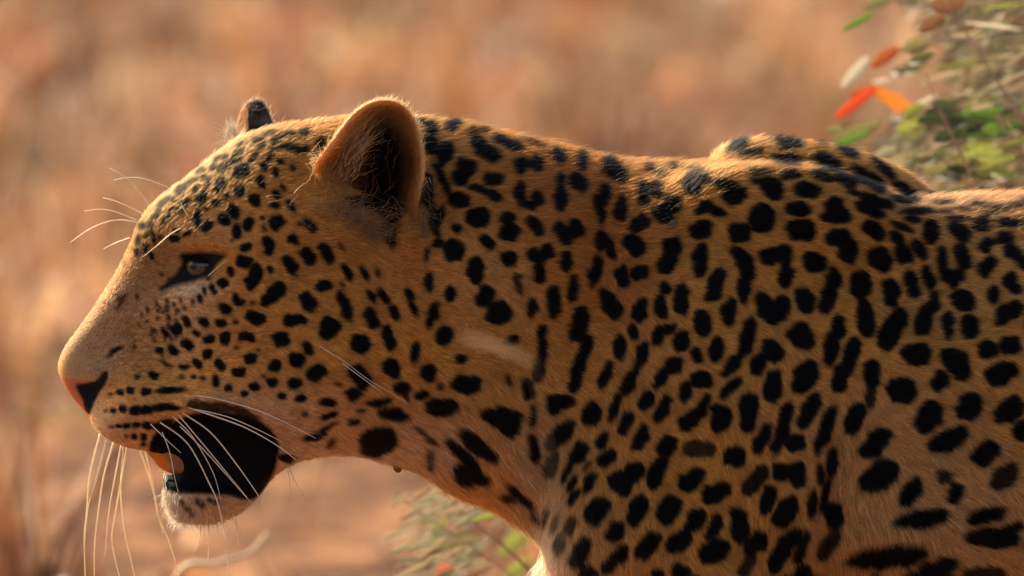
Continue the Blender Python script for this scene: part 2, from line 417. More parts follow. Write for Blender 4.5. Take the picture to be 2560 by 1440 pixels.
def build_body_field():
    fx, cx = 0.0018, 0.008
    x0, x1, x2 = -0.325, 0.375, 1.09
    xs = np.concatenate([np.arange(x0, x1, fx), np.arange(x1, x2, cx)])
    z1 = 0.335
    zs = np.concatenate([np.arange(-0.02, z1, cx), np.arange(z1, 0.700, fx)])
    ys = np.arange(-0.166, 0.1661, 0.0020)
    XX, ZZ = np.meshgrid(xs, zs, indexing='ij')
    u0, v0 = side(XX, 0.0, ZZ)
    w = np.clip(W_OF(u0, v0), 0.008, 0.135)
    t = poly_sdf(u0, v0, OUT) * S
    ue, ve = side(XX, -w, ZZ)
    T = np.clip(w * (0.36 + 0.64 * sstep(300, 470, u0 + 0.25 * (v0 - 800))), 0.009, 0.11)
    tt = np.minimum(t / T, 1.0)
    q = 1 - (1 - tt) ** 2
    d2 = w * w * q
    d = np.sqrt(np.maximum(d2, 0))
    add = np.zeros_like(d)
    for (bu, bv, su, sv, an, h) in BUMPS:
        c, s_ = math.cos(math.radians(an)), math.sin(math.radians(an))
        du, dv = ue - bu, ve - bv
        p = (du * c + dv * s_) / su; r = (-du * s_ + dv * c) / sv
        add += h * 1e-3 * np.exp(-0.5 * (p * p + r * r))
    k = np.clip(q, 0, 1)
    dn = np.maximum(d + add * k, 0.004)
    d2 = np.where(q > 0, dn * dn * (q > 0.02) + d2 * (q <= 0.02), d2)
    # open mouth: recess with lips rolling in
    mi = poly_sdf(ue, ve, MOUTH)
    mk = sstep(-4, 9, mi)
    rec = 0.020 - 0.0 * ue
    d2 = d2 * (1 - mk) + np.minimum(d2, rec ** 2) * mk
    # soften, mostly away from the mouth
    sm = blur(d2.astype(np.float64), 2.2)
    d2 = np.where(mk > 0.02, blur(d2, 0.8), sm)
    wl = np.maximum(w, 0.015)
    F = (ys[None, :, None] ** 2 - d2[:, None, :]) / (2 * wl[:, None, :])
    F = F.astype(np.float32)
    # limbs, shoulder blades and tail blended in
    def ix(lo, hi, arr):
        return max(0, np.searchsorted(arr, lo) - 1), min(len(arr), np.searchsorted(arr, hi) + 1)
    def blend(fun, lo, hi, kk):
        (a0, a1), (b0, b1), (c0, c1) = ix(lo[0], hi[0], xs), ix(lo[1], hi[1], ys), ix(lo[2], hi[2], zs)
        X, Y, Z = np.meshgrid(xs[a0:a1], ys[b0:b1], zs[c0:c1], indexing='ij')
        g = fun(X, Y, Z)
        f = F[a0:a1, b0:b1, c0:c1]
        h = np.clip(0.5 + 0.5 * (f - g) / kk, 0, 1)
        F[a0:a1, b0:b1, c0:c1] = f * (1 - h) + g * h - kk * h * (1 - h)
    def bone(a, b, ra, rb, kk=0.03):
        a, b = np.array(a, float), np.array(b, float)
        m = max(ra, rb) + 0.05
        blend(lambda X, Y, Z: capsule(X, Y, Z, a, b, ra, rb), np.minimum(a, b) - m, np.maximum(a, b) + m, kk)
    def blob(c, r, kk, ang=0.0):
        c = np.array(c); r = np.array(r); ca, sa = math.cos(ang), math.sin(ang)
        def f(X, Y, Z):
            x, z = X - c[0], Z - c[2]
            p = x * ca + z * sa; q_ = -x * sa + z * ca
            n = np.sqrt((p / r[0]) ** 2 + ((Y - c[1]) / r[1]) ** 2 + (q_ / r[2]) ** 2)
            return (n - 1) * min(r)
        m = max(r) + (kk * 1.6 + 0.01) * max(r) / min(r)
        blend(f, c - m, c + m, kk)
    # shoulder blades
    c = P3(2020, 548, -0.060); blob(c, (0.078, 0.030, 0.033), 0.034, math.radians(-10))
    c = P3(2130, 513, 0.052); blob(c, (0.088, 0.032, 0.029), 0.012, math.radians(-20)); c = P3(2000, 436, 0.046); blob(c, (0.050, 0.022, 0.0125), 0.018, math.radians(-4))
    # fore legs
    for s_, el, wr, pw in ((-1, (1850, 1620), (1640, 2230), (1610, 2590)), (1, (2120, 1620), (2230, 2200), (2130, 2590))):
        y = 0.078 * s_
        sh = P3(1640 if s_ < 0 else 1750, 1330, y * 0.9); e = P3(*el, y); wv = P3(*wr, y * 0.95); p = P3(*pw, y * 0.95)
        bone(sh, e, 0.070, 0.050); bone(e, wv, 0.046, 0.030); bone(wv, p, 0.030, 0.032)
        p[2] = 0.030; blob(p + np.array([-0.028, 0, 0.0]), (0.058, 0.040, 0.029), 0.02)
    # hind legs
    for s_, kn, hk, pw in ((-1, (3950, 1560), (4420, 2000), (4330, 2590)), (1, (3780, 1580), (4150, 2080), (3950, 2590))):
        y = 0.075 * s_
        hp = P3(4150, 900, y * 0.8); k_ = P3(*kn, y); h_ = P3(*hk, y); p = P3(*pw, y)
        bone(hp, k_, 0.092, 0.060, 0.05); bone(k_, h_, 0.052, 0.026); bone(h_, p, 0.025, 0.028)
        p[2] = 0.030; blob(p + np.array([-0.03, 0, 0.0]), (0.058, 0.036, 0.029), 0.02)
    # tail, hanging with the tip curled back
    tl = [P3(u_, v_, 0) for u_, v_ in ((4330, 640), (4560, 800), (4660, 1150), (4700, 1600), (4770, 1980), (4900, 2160), (5010, 2140))]
    for i in range(len(tl) - 1):
        bone(tl[i], tl[i + 1], 0.034 - 0.003 * i, 0.031 - 0.003 * i, 0.03 if i == 0 else 0.012)
    return F, xs, ys, zs

def surface_nets(F, xs, ys, zs):
    ins = F < 0
    c = np.zeros(tuple(s - 1 for s in F.shape), np.uint8)
    for i in (0, 1):
        for j in (0, 1):
            for k in (0, 1):
                c += ins[i:ins.shape[0] - 1 + i, j:ins.shape[1] - 1 + j, k:ins.shape[2] - 1 + k]
    act = (c > 0) & (c < 8)
    I, J, K = np.nonzero(act)
    n = len(I)
    acc = np.zeros((n, 3)); cnt = np.zeros(n)
    G = (xs, ys, zs)
    for ax in range(3):
        o1, o2 = [a for a in range(3) if a != ax]
        for a in (0, 1):
            for b in (0, 1):
                p = [I.copy(), J.copy(), K.copy()]
                p[o1] = p[o1] + a; p[o2] = p[o2] + b
                q = [p[0].copy(), p[1].copy(), p[2].copy()]; q[ax] = q[ax] + 1
                f0 = F[p[0], p[1], p[2]]; f1 = F[q[0], q[1], q[2]]
                s = (f0 < 0) != (f1 < 0)
                t = np.where(s, f0 / np.where(s, f0 - f1, 1), 0)
                for d in range(3):
                    acc[:, d] += s * (G[d][p[d]] + t * (G[d][q[d]] - G[d][p[d]]))
                cnt += s
    V = acc / cnt[:, None]
    idx = np.full(act.shape, -1, np.int32); idx[I, J, K] = np.arange(n)
    quads = []
    for ax in range(3):
        o1, o2 = [(1, 2), (2, 0), (0, 1)][ax]
        sl0 = [slice(None)] * 3; sl1 = [slice(None)] * 3
        sl0[ax] = slice(0, -1); sl1[ax] = slice(1, None)
        a, b = ins[tuple(sl0)], ins[tuple(sl1)]
        ch = a != b
        p = list(np.nonzero(ch))
        ok = (p[o1] > 0) & (p[o2] > 0) & (p[o1] < F.shape[o1] - 1) & (p[o2] < F.shape[o2] - 1)
        p = [x[ok] for x in p]
        flip = a[tuple(p)]
        def at(d1, d2):
            q = [x.copy() for x in p]; q[o1] -= d1; q[o2] -= d2
            return idx[q[0], q[1], q[2]]
        Q = np.stack([at(1, 1), at(0, 1), at(0, 0), at(1, 0)], 1)
        Q = np.where(flip[:, None], Q, Q[:, ::-1])
        quads.append(Q)
    Q = np.concatenate(quads)
    Q = Q[(Q >= 0).all(1)]
    return V, Q

F_, xs_, ys_, zs_ = build_body_field()
BV, BQ = surface_nets(F_, xs_, ys_, zs_)
del F_

def smooth_mesh(V, Q, it, lam=0.5):
    n = len(V)
    e = np.concatenate([Q[:, [0, 1]], Q[:, [1, 2]], Q[:, [2, 3]], Q[:, [3, 0]]])
    for k in range(it):
        s = np.zeros_like(V); c = np.zeros(n)
        for a, b in ((0, 1), (1, 0)):
            for d in range(3):
                s[:, d] += np.bincount(e[:, a], V[e[:, b], d], n)
            c += np.bincount(e[:, a], minlength=n)
        l = lam if k % 2 == 0 else -lam * 1.04
        V = V + l * (s / np.maximum(c, 1)[:, None] - V)
    return V
BV = smooth_mesh(BV, BQ, 6)

def normals_of(V, Q):
    d1, d2 = V[Q[:, 2]] - V[Q[:, 0]], V[Q[:, 3]] - V[Q[:, 1]]
    fn = np.cross(d1, d2)
    N = np.zeros_like(V)
    for k in range(4):
        for d in range(3):
            N[:, d] += np.bincount(Q[:, k], fn[:, d], len(V))
    return N / (np.linalg.norm(N, axis=1)[:, None] + 1e-12)

# ------------------------------------------------------------------ coat chart: spots, ground colour, hair length
RS = 2                                   # chart raster step
RU, RV = 4960, 2760
shape = (RV // RS, RU // RS)
SPOTS_AND_SHADE = """602,427,20,16,-30;659,419,16,10,80;689,430,13,8,70;730,419,9,6,60;676,391,14,8,-50;701,404,9,7,10;650,455,17,10,65;551,462,20,12,-38;599,476,17,13,-65;637,500,16,13,40;690,488,15,10,55;726,515,15,8,55;487,472,10,9,-30;504,496,18,12,-45;541,508,13,8,-10;567,494,8,7,0;517,521,6,5,0;465,507,12,7,-60;493,546,23,9,-80;517,566,16,11,-30;561,548,17,13,50;585,531,16,11,60;590,577,17,11,85;622,560,15,13,-60;692,558,18,16,30;775,564,18,11,55;734,601,14,13,40;670,614,20,15,85;615,617,14,10,-10;611,652,17,13,5;631,694,29,18,-75;674,674,10,8,60;724,660,22,14,60;767,641,22,16,50;814,632,25,15,60;574,679,13,10,80;556,707,14,11,60;531,721,13,7,65;511,727,10,5,75;867,681,20,9,62;910,683,19,7,58;806,715,20,15,10;422,541,6,6,0;360,622,11,7,70;380,640,9,6,70;467,585,11,6,-45;442,576,10,7,0;740,372,32,9,5;800,355,14,12,-30
690,727,24,20,-40;670,747,20,13,-20;770,752,26,16,60;862,766,36,13,72;929,795,25,14,55;927,740,20,10,58;957,740,20,9,55;595,751,16,12,45;562,772,18,12,25;499,747,11,6,70;467,803,13,8,60;508,804,16,10,48;553,806,15,10,0;638,793,24,13,10;737,799,29,15,5;821,820,26,25,0;901,861,27,23,30;442,821,14,12,0;412,832,15,7,55;490,832,12,7,20;521,849,14,10,5;562,850,18,13,85;619,841,18,14,10;700,848,21,17,-10;767,870,17,10,65;469,861,18,12,45;396,875,10,8,0;435,877,15,11,40;516,884,14,12,0;626,895,16,15,0;740,897,20,17,0;492,909,14,10,45;460,916,13,7,0;549,914,16,12,45;595,929,15,12,0;686,917,16,15,0;792,932,26,17,-15;680,956,13,10,0;736,957,16,15,0;536,952,14,9,80;571,971,10,9,0;634,965,13,11,0;611,986,9,8,0;705,989,10,8,0;751,996,14,10,0;485,942,6,5,0;506,945,7,5,0;384,940,13,9,15;342,942,8,6,0
425,977,35,8,-5;364,979,11,10,0;327,975,10,9,0;300,980,9,8,0;415,1020,34,9,-3;367,1025,17,9,0;337,1027,13,10,0;307,1022,9,9,0;284,1025,7,7,0;297,1064,8,6,0;317,1064,10,7,0;342,1062,11,7,0;369,1062,12,9,0;404,1060,26,9,-10;335,1090,7,7,0;360,1092,8,8,0;357,1108,6,5,0;290,875,16,6,-30
986,781,18,9,60;1022,735,15,8,60;1030,767,17,7,62;1071,705,20,10,90;1125,735,15,12,-60;1080,787,28,12,-68;1189,674,32,19,85;1212,738,25,19,-55;1247,782,29,27,0;970,845,27,13,75;1110,840,20,17,-30;1037,880,24,10,-80;1152,895,14,11,0;1217,607,21,14,40;1270,649,17,17,0;1132,627,24,23,0;1095,607,12,10,0;1067,635,14,5,-75;1140,570,12,12,0;977,920,23,18,45;897,943,33,18,48;885,985,23,14,0;1005,967,17,16,0;1070,932,21,19,-80;1165,960,32,22,5;1052,987,15,9,0;1105,1017,36,19,5;820,1006,21,9,5;947,1005,30,9,-8;984,1035,33,13,10;820,1040,19,8,-20;885,1057,15,8,-10;900,1026,10,4,0;812,1070,27,5,-25;782,1094,22,9,-10;807,1083,8,7,0;942,1103,44,36,-20;930,1120,34,18,0;715,1146,18,10,5;1262,1042,36,24,15;1272,1065,25,22,40;1232,1036,26,14,5;1197,1115,52,15,38;1157,1134,41,14,38;1168,1185,33,28,0;1195,1195,26,14,15;1300,1243,36,9,42;1270,1247,17,8,15;1334,1120,31,12,82;1377,1162,30,14,-72;1402,1085,40,18,-48;1446,1131,28,17,-65;1418,1176,25,8,-62;1429,1208,20,8,-60;1433,1242,19,10,-55
1075,321,18,14,90;1052,301,11,8,0;1124,314,15,13,0;1140,301,10,6,20;1069,364,20,20,0;1109,378,22,19,0;1105,400,16,10,90;1208,374,40,20,42;1270,357,34,13,25;1163,415,24,18,20;1150,443,20,20,0;1231,449,20,13,0;1195,473,22,9,15;1234,490,18,12,20;1146,501,25,16,15;1194,541,27,22,0;1267,545,18,13,0;1272,581,25,19,20;1300,412,19,19,0;1339,408,20,15,60;1320,412,12,10,0;1390,389,22,15,50;1454,400,22,13,85;1446,458,26,17,55;1298,482,28,12,85;1341,494,18,15,60;1322,512,18,10,20;1398,458,19,14,90;1399,499,22,16,90;1105,449,42,10,65;1060,470,36,17,80;1082,545,46,11,78,.8;1099,539,22,9,-75;1337,564,26,14,35;1405,585,26,17,50;1439,572,22,14,60;1330,640,19,14,60;1362,632,20,16,-60;1347,675,26,13,88;1345,650,16,14,0;1414,654,22,15,88;1382,752,36,15,88;1431,724,29,13,-85;1328,769,23,11,88
1489,678,34,13,-75;1485,692,16,15,0;1556,694,25,15,75;1599,680,20,18,0;1526,762,38,21,68;1599,775,28,15,-68;1662,720,15,11,90;1652,765,24,14,85;1702,747,34,16,88;1787,712,36,18,-70;1820,782,30,16,-80;1756,808,28,20,90;1445,812,38,21,-75;1464,867,26,17,-75;1448,905,34,15,-72;1437,945,30,14,-85;1582,830,18,9,80;1642,840,21,15,90;1670,820,14,11,-20;1700,852,22,18,80;1550,866,27,13,-80;1867,838,42,17,-80;1790,872,29,17,-75;1740,887,17,12,80;1607,880,22,13,-80;1592,915,26,11,-70;1570,955,27,15,-65;1512,940,32,12,-68;1685,910,20,18,0;1652,942,27,15,-60;1830,910,35,15,-45;1895,907,27,17,-70;1827,967,30,13,-42;1750,950,25,19,10;1712,978,22,13,-80;1355,830,16,10,90;1353,880,30,12,88;1345,930,20,13,-80;1318,972,22,16,85;1281,850,14,11,-30
1479,1033,28,22,-75;1535,1015,33,10,-70;1563,1057,26,15,-70;1614,998,22,17,-70;1657,1020,35,15,-65;1722,1050,24,20,-50;1758,1015,30,12,-62;1740,1035,14,14,0;1800,1045,33,22,88;1870,1031,45,22,-85;1601,1096,30,15,-60;1505,1099,20,12,-60;1517,1142,26,16,-40;1663,1115,24,20,-60;1744,1122,36,20,0,.55;1836,1140,28,25,0;1905,1097,35,14,-68;1386,1010,18,22,0;1418,1006,17,16,0;1332,1038,24,9,-82
1495,1275,35,24,-48;1592,1277,35,22,-62;1671,1275,34,25,-65;1538,1326,25,18,-55;1619,1363,32,22,-55;1450,1380,37,21,-60;1536,1397,40,17,-50;1396,1361,22,13,88;1549,1200,24,22,0;1585,1181,26,20,-60;1557,1222,20,15,0;1641,1180,36,18,-65;1728,1199,34,22,-38;1787,1230,33,22,-25;1735,1301,30,19,-60;1696,1353,33,24,-40;1784,1318,28,15,-65;1786,1378,36,25,-25;1469,1434,22,18,0;1701,1428,20,18,0;1645,1433,14,12,0;1472,1208,23,11,-60;1889,1200,34,18,-50,.85;1952,1180,20,20,0;1992,1187,29,19,90;1917,1250,33,17,-72;1964,1279,38,23,-60;1848,1312,38,22,88;1887,1358,30,21,-55;1868,1412,28,14,-60,.7;1972,1350,30,16,-50;1946,1395,36,21,-60;2004,1365,35,13,-68;2030,1260,32,10,-82;2062,1235,40,8,-75;2084,1286,30,22,85;2070,1360,40,16,-55,.7;2005,1430,22,18,-60;2050,1185,25,9,88;2081,1155,33,13,-80;2195,1188,50,32,-35
1942,1102,24,12,-70;1988,1104,23,21,0;2055,1095,33,13,-65;2187,1108,42,25,-45;2275,1230,34,22,-50;2388,1232,22,18,-70;2360,1190,20,14,0,.7;2303,1296,58,20,-8;2368,1099,50,24,-20;2465,1132,36,26,-30;2510,1190,35,20,-40,.8;2465,1287,42,17,-15;2480,1345,60,22,5;2525,1322,28,15,-25;2215,1392,90,26,-6;2335,1425,48,22,-18;2457,1435,45,18,0,.7
1932,964,38,22,-85;2009,943,42,26,-65;2120,915,24,17,-70;2098,945,30,20,-70;2178,934,32,22,85;2176,985,30,12,-85,.7;2253,975,34,30,0;2319,1039,40,29,-55;2021,1027,39,18,-62;1955,1069,55,14,-76;2063,1075,56,15,-70;2137,1048,36,22,-72;1910,765,30,20,80;1950,772,32,19,-75;1932,790,24,18,0;1964,690,26,17,88;2032,657,28,26,0;2011,750,30,21,75;2082,700,28,19,-85;2068,748,32,19,-70;2150,711,34,25,85;2225,734,31,20,80;2277,713,32,18,75;2320,698,28,13,70;2163,794,42,22,82;2247,795,26,19,-75;2223,832,40,26,-68;2330,760,26,14,-75;2310,800,32,20,-75;2002,842,33,27,50;2094,822,28,20,-80;2077,868,42,19,-82;2130,880,33,17,-72;1930,875,27,20,60;2288,885,32,27,0
2182,574,29,19,35;2200,646,32,24,45;2243,600,24,13,65;2256,632,26,18,60;2297,625,28,13,58;2254,566,25,8,25;2280,549,17,8,10;2325,580,26,20,88;2398,580,27,16,35;2393,548,25,8,0,.7;2450,560,20,16,0;2521,555,27,12,5;2354,652,30,12,88;2404,640,34,18,75;2382,690,30,16,10;2385,705,14,12,0;2467,616,20,14,-60;2507,596,19,13,5;2533,629,24,18,45;2553,655,20,16,50;2465,667,26,17,-35;2527,708,24,17,60;2479,734,21,15,88;2518,782,32,22,-25;2404,750,30,22,15;2368,812,28,15,85;2424,815,28,22,75;2471,873,24,19,0;2527,865,24,20,0;2385,900,34,28,20;2348,952,22,20,-60;2404,930,22,20,0;2500,935,38,25,-15;2420,1017,34,29,-60;2520,1023,38,25,-35;2556,1075,25,25,0
1972,365,35,19,12;1965,403,32,7,5;2052,366,23,8,28;2125,390,26,12,28;2067,410,33,15,22;2212,433,32,9,42;2173,453,40,16,28;2110,450,26,14,25;2055,440,26,10,20;2132,480,14,6,20;2258,475,20,6,20;2266,497,32,10,4;2190,505,38,14,20;2175,525,35,12,28;2292,527,35,9,-5;1974,437,21,14,0;2020,477,30,18,5;1928,470,32,24,30;1900,455,22,10,10;1992,522,29,17,10;2085,515,24,22,0;2085,540,34,16,0;2002,575,33,24,0;2095,595,30,20,5;2118,625,27,22,80;2080,598,15,14,0;1903,545,32,29,85;1915,642,18,18,0;1945,632,28,17,-5;1962,650,14,20,0;1850,378,30,10,-35;1880,392,26,7,-10
1520,412,20,18,0;1540,432,27,18,35;1618,418,12,9,0,.8;1648,432,13,7,20,.8;1680,416,10,8,0,.8;1608,482,30,15,85;1640,472,20,12,75;1511,488,22,12,85;1500,522,30,14,75;1552,519,29,15,-82;1727,464,24,22,0;1745,446,30,12,5;1596,560,24,18,-40;1677,510,20,17,0;1655,535,24,20,0;1688,522,14,10,0;1760,520,17,15,0;1791,531,20,10,15;1745,530,12,9,0;1752,575,25,18,-5;1815,462,27,12,8;1836,492,30,18,-15;1847,582,26,24,0;1586,613,27,20,40;1501,598,24,13,85;1527,622,22,12,75;1678,618,24,23,0;1668,655,26,22,-50;1750,650,38,18,-85;1849,640,25,14,30;1864,668,32,18,75;1857,722,30,15,88;1900,430,24,7,5,.7;1740,425,22,6,5,.7
972,560,50,16,82;985,470,80,14,85;925,512,55,14,12"""  # last row: ear canal, dark skin plus its shade painted black
BROWN = """706,469,9,5,60;687,515,11,7,10;437,597,11,8,0;588,402,16,8,-35;632,396,14,7,-45;552,422,13,8,-60;530,418,10,7,-30;513,447,11,8,20;482,450,12,5,-20;450,470,12,8,-40;445,480,10,7,0;417,467,12,6,-40;402,510,12,7,-45;417,497,10,6,-30;387,540,10,6,-50;395,530,8,6,0;355,565,9,9,0;407,555,10,5,-45;382,592,14,5,80;345,600,12,6,-70;560,395,12,7,-30;595,380,13,6,-35;650,368,14,6,-30;690,350,16,8,-25;640,350,13,6,-20;720,335,15,6,-10;600,360,12,5,-30;760,330,14,7,-5;670,335,14,5,-15;700,370,14,5,-15;470,455,10,5,-30;540,400,10,5,-40;500,425,12,6,-35;460,462,9,5,-40;430,500,9,5,-45;375,560,9,5,-55;365,590,8,5,-60;340,630,8,6,-60;422,792,9,5,70;415,910,14,5,35;455,944,6,5,0;276,985,6,4,0;265,1027,5,4,0;278,1066,6,4,0;315,1090,5,5,0;272,890,8,4,-30;854,710,8,5,50;852,616,12,5,55;942,681,10,7,80;1050,1078,16,5,35;1077,1103,14,7,30;1075,1140,12,8,90;1075,1165,8,8,0;1469,1163,13,6,-55;1338,1296,14,7,40;1364,1294,18,6,-75;1388,1308,18,6,-70;1424,1313,22,12,-60;1182,324,11,8,0;1208,324,11,7,0;1334,355,22,6,15;1294,708,22,7,70;1270,950,12,6,80;760,1035,8,6,-20;827,1110,12,8,-60;1015,990,12,6,60;1100,965,8,8,0;630,757,6,5,0;588,806,6,6,0;590,870,6,5,0;366,804,5,4,0;392,797,5,4,80;445,778,5,4,80;460,770,5,4,80;435,760,5,4,80;380,826,7,4,70;385,850,6,4,70;845,960,8,4,10;305,745,12,5,-45;300,760,14,4,-50;1295,690,8,6,0;660,940,5,4,0;645,875,5,4,0;740,690,4,4,0;580,600,4,4,0;655,545,5,4,0;660,570,8,5,80;750,560,6,5,0;455,1256,8,5,40;470,1272,8,5,30;492,1252,7,6,90;506,1262,7,6,60;525,1250,6,7,90;540,1256,6,6,0;480,1286,6,5,0;2355,506,22,6,0;2405,522,20,6,0;2445,510,20,6,5;2495,520,22,7,0;2540,512,22,6,0;2470,532,18,6,0;2360,528,16,6,5;2580,500,30,8,0;530,1018,52,12,6;610,1036,40,12,22;480,1008,16,10,-30"""
def parse(t):
    return [tuple(float(x) for x in q.split(',')) for q in t.replace('\n', ';').split(';') if q.strip()]
Kb = np.zeros(shape, np.float32); Bb = np.zeros(shape, np.float32)
wu = (vnoise(shape, 11, 1) - 0.5) * 11 + (vnoise(shape, 5, 3) - 0.5) * 5
wv = (vnoise(shape, 11, 2) - 0.5) * 11 + (vnoise(shape, 5, 4) - 0.5) * 5
def stamp(R, e, soft):
    u, v, a, b, an = e[:5]; st = 1 - 0.2 * (1 - e[5]) if len(e) > 5 else 1.0
    m = a + 20
    i0, i1 = int(max(0, (v - m) // RS)), int(min(shape[0], (v + m) // RS + 1))
    j0, j1 = int(max(0, (u - m) // RS)), int(min(shape[1], (u + m) // RS + 1))
    if i1 <= i0 or j1 <= j0: return
    vv, uu = np.meshgrid(np.arange(i0, i1) * RS, np.arange(j0, j1) * RS, indexing='ij')
    k = min(1.0, b / 14.0)
    du = uu + wu[i0:i1, j0:j1] * k - u; dv = vv + wv[i0:i1, j0:j1] * k - v
    c, s = math.cos(math.radians(an)), math.sin(math.radians(an))
    p = np.abs(du * c + dv * s) / a; q = np.abs(-du * s + dv * c) / b
    r = (p ** 2.35 + q ** 2.35) ** (1 / 2.35)
    dist = (1 - r) * min(a, b) + (min(4.6, 1.6 + 0.16 * b) if u > 950 else min(3.2, 0.6 + 0.13 * b))
    R[i0:i1, j0:j1] = np.maximum(R[i0:i1, j0:j1], st * sstep(-soft, soft, dist))
for e in parse(SPOTS_AND_SHADE): stamp(Kb, e, 3.2)
for e in parse(BROWN):
    stamp(Bb, e, 4.5)
    if e[0] < 790 and e[1] < 640 and e[1] < 760 - 0.32 * e[0]: stamp(Kb, e[:5] + (0.72,), 3.5)
rr = random.Random(3)
for _ in range(38):      # flecks below the eye and on the side of the muzzle
    u, v = rr.gauss(425, 44), rr.gauss(800, 52)
    stamp(Bb, (u, v, rr.uniform(4, 7.5), rr.uniform(3, 4.5), rr.uniform(50, 95), rr.uniform(0.3, 0.6)), 3.0)
for _ in range(14):      # and over the brow
    t = rr.random(); u = 345 + 260 * t + rr.gauss(0, 8); v = 590 - 215 * t ** 0.8 + abs(rr.gauss(0, 26))
    stamp(Kb, (u, v, rr.uniform(6, 11), rr.uniform(3.5, 5.5), -40 + rr.gauss(0, 20), 0.5), 3.0)
# the part of the coat the photograph does not reach
for gu in range(2560, 4700, 105):
    for gv in range(520, 2650, 100):
        u, v = gu + rr.uniform(-42, 42) + 60, gv + rr.uniform(-42, 42)
        if v < 1250 and rr.random() < 0.6:
            a0 = rr.uniform(0, 360)
            for k in range(rr.choice((3, 4))):
                a = math.radians(a0 + k * 95 + rr.uniform(-12, 12))
                stamp(Kb, (u + 34 * math.cos(a), v + 30 * math.sin(a), rr.uniform(20, 27), rr.uniform(11, 15), math.degrees(a) + 90), 4.5)
        else:
            stamp(Kb, (u, v, rr.uniform(22, 34), rr.uniform(16, 22), rr.uniform(0, 180)), 4.5)
for gu in range(1300, 2560, 82):
    for gv in range(1475, 2640, 86):
        stamp(Kb, (gu + rr.uniform(-22, 22), gv + rr.uniform(-22, 22), rr.uniform(22, 32), rr.uniform(14, 20), rr.uniform(95, 150)), 4.5)

VV, UU = np.meshgrid(np.arange(shape[0]) * RS, np.arange(shape[1]) * RS, indexing='ij')
half = (slice(None, None, 4), slice(None, None, 4))
def up4(a):
    a = np.repeat(np.repeat(a, 4, 0), 4, 1)[:shape[0], :shape[1]]
    return a
def g(u, v, su, sv, an=0.0):
    c, s = math.cos(math.radians(an)), math.sin(math.radians(an))
    du, dv = UU[half] - u, VV[half] - v
    return np.exp(-0.5 * (((du * c + dv * s) / su) ** 2 + ((-du * s + dv * c) / sv) ** 2))
base_t = np.array([0.66, 0.305, 0.060])     # tawny
pale = np.array([0.70, 0.43, 0.215])        # cream
greyb = np.array([0.37, 0.20, 0.088])      # brown bridge of the nose, darkened to include muzzle shade
rich_shade = np.array([0.52, 0.165, 0.022])       # deep orange coat, also darkened for shade in the neck recess
wp = np.clip(g(2450, 508, 140, 20) * 0.7 + g(470, 755, 75, 36, -15) * 0.95 + g(482, 724, 40, 11, -10) * 1.0 + g(680, 1090, 120, 70, 20) * 0.8 + g(520, 1290, 150, 60) * 1.0 + g(300, 1085, 110, 50) * 0.8 + g(780, 1010, 90, 40, 15) * 0.4 + g(460, 860, 60, 50) * 0.4  # leading term paints the sunlit band along the back as cream
             + g(900, 1130, 200, 50) * 0.85 + g(1070, 1130, 90, 80) * 0.75 + g(1350, 1330, 60, 160) * 0.7 + g(1330, 1160, 50, 90) * 0.45 + g(560, 590, 50, 26) * 0.25
             + g(2300, 1130, 200, 150) * 0.32 + g(1500, 1400, 150, 80) * 0.22 + g(2420, 1330, 260, 120) * 0.42 + g(440, 660, 16, 50, 35) * 0.5 + g(620, 1010, 110, 24) * 0.35
             + sstep(1500, 1700, VV[half]) * 0.75 * sstep(2100, 1900, VV[half]) + g(1200, 700, 150, 80) * 0.15, 0, 1)
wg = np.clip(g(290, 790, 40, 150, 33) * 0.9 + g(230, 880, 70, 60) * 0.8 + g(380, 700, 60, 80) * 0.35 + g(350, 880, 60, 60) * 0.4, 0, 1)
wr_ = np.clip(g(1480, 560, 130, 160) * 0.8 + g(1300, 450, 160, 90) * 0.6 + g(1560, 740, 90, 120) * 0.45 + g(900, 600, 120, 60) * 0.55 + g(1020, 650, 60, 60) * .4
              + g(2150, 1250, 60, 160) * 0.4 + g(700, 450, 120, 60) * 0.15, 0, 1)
nz = vnoise(wp.shape, 9, 11) * 0.6 + vnoise(wp.shape, 4, 12) * 0.4
nz2 = vnoise(wp.shape, 22, 13)
COL = np.zeros(wp.shape + (3,), np.float32)
white = np.array([0.80, 0.63, 0.45])
ww = np.clip(g(470, 1290, 80, 34) * 0.8 + g(420, 1245, 26, 40) * 0.9 + g(482, 724, 34, 9, -10) * 0.7 + g(270, 1085, 50, 22, 30) * 0.4 + g(1348, 1400, 30, 70) * 0.6 + g(900, 1138, 130, 14) * 0.4, 0, 1)
for k in range(3):
    c = base_t[k] * (0.78 + 0.44 * nz)
    c = c * (1 - wr_) + rich_shade[k] * wr_ * (0.9 + 0.2 * nz)
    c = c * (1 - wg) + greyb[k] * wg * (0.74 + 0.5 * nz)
    c = c * (1 - wp) + pale[k] * wp
    c = c * (1 - ww) + white[k] * ww
    pk = 0.18 * nz2
    c = c * (1 - pk) + pale[k] * pk
    COL[..., k] = c
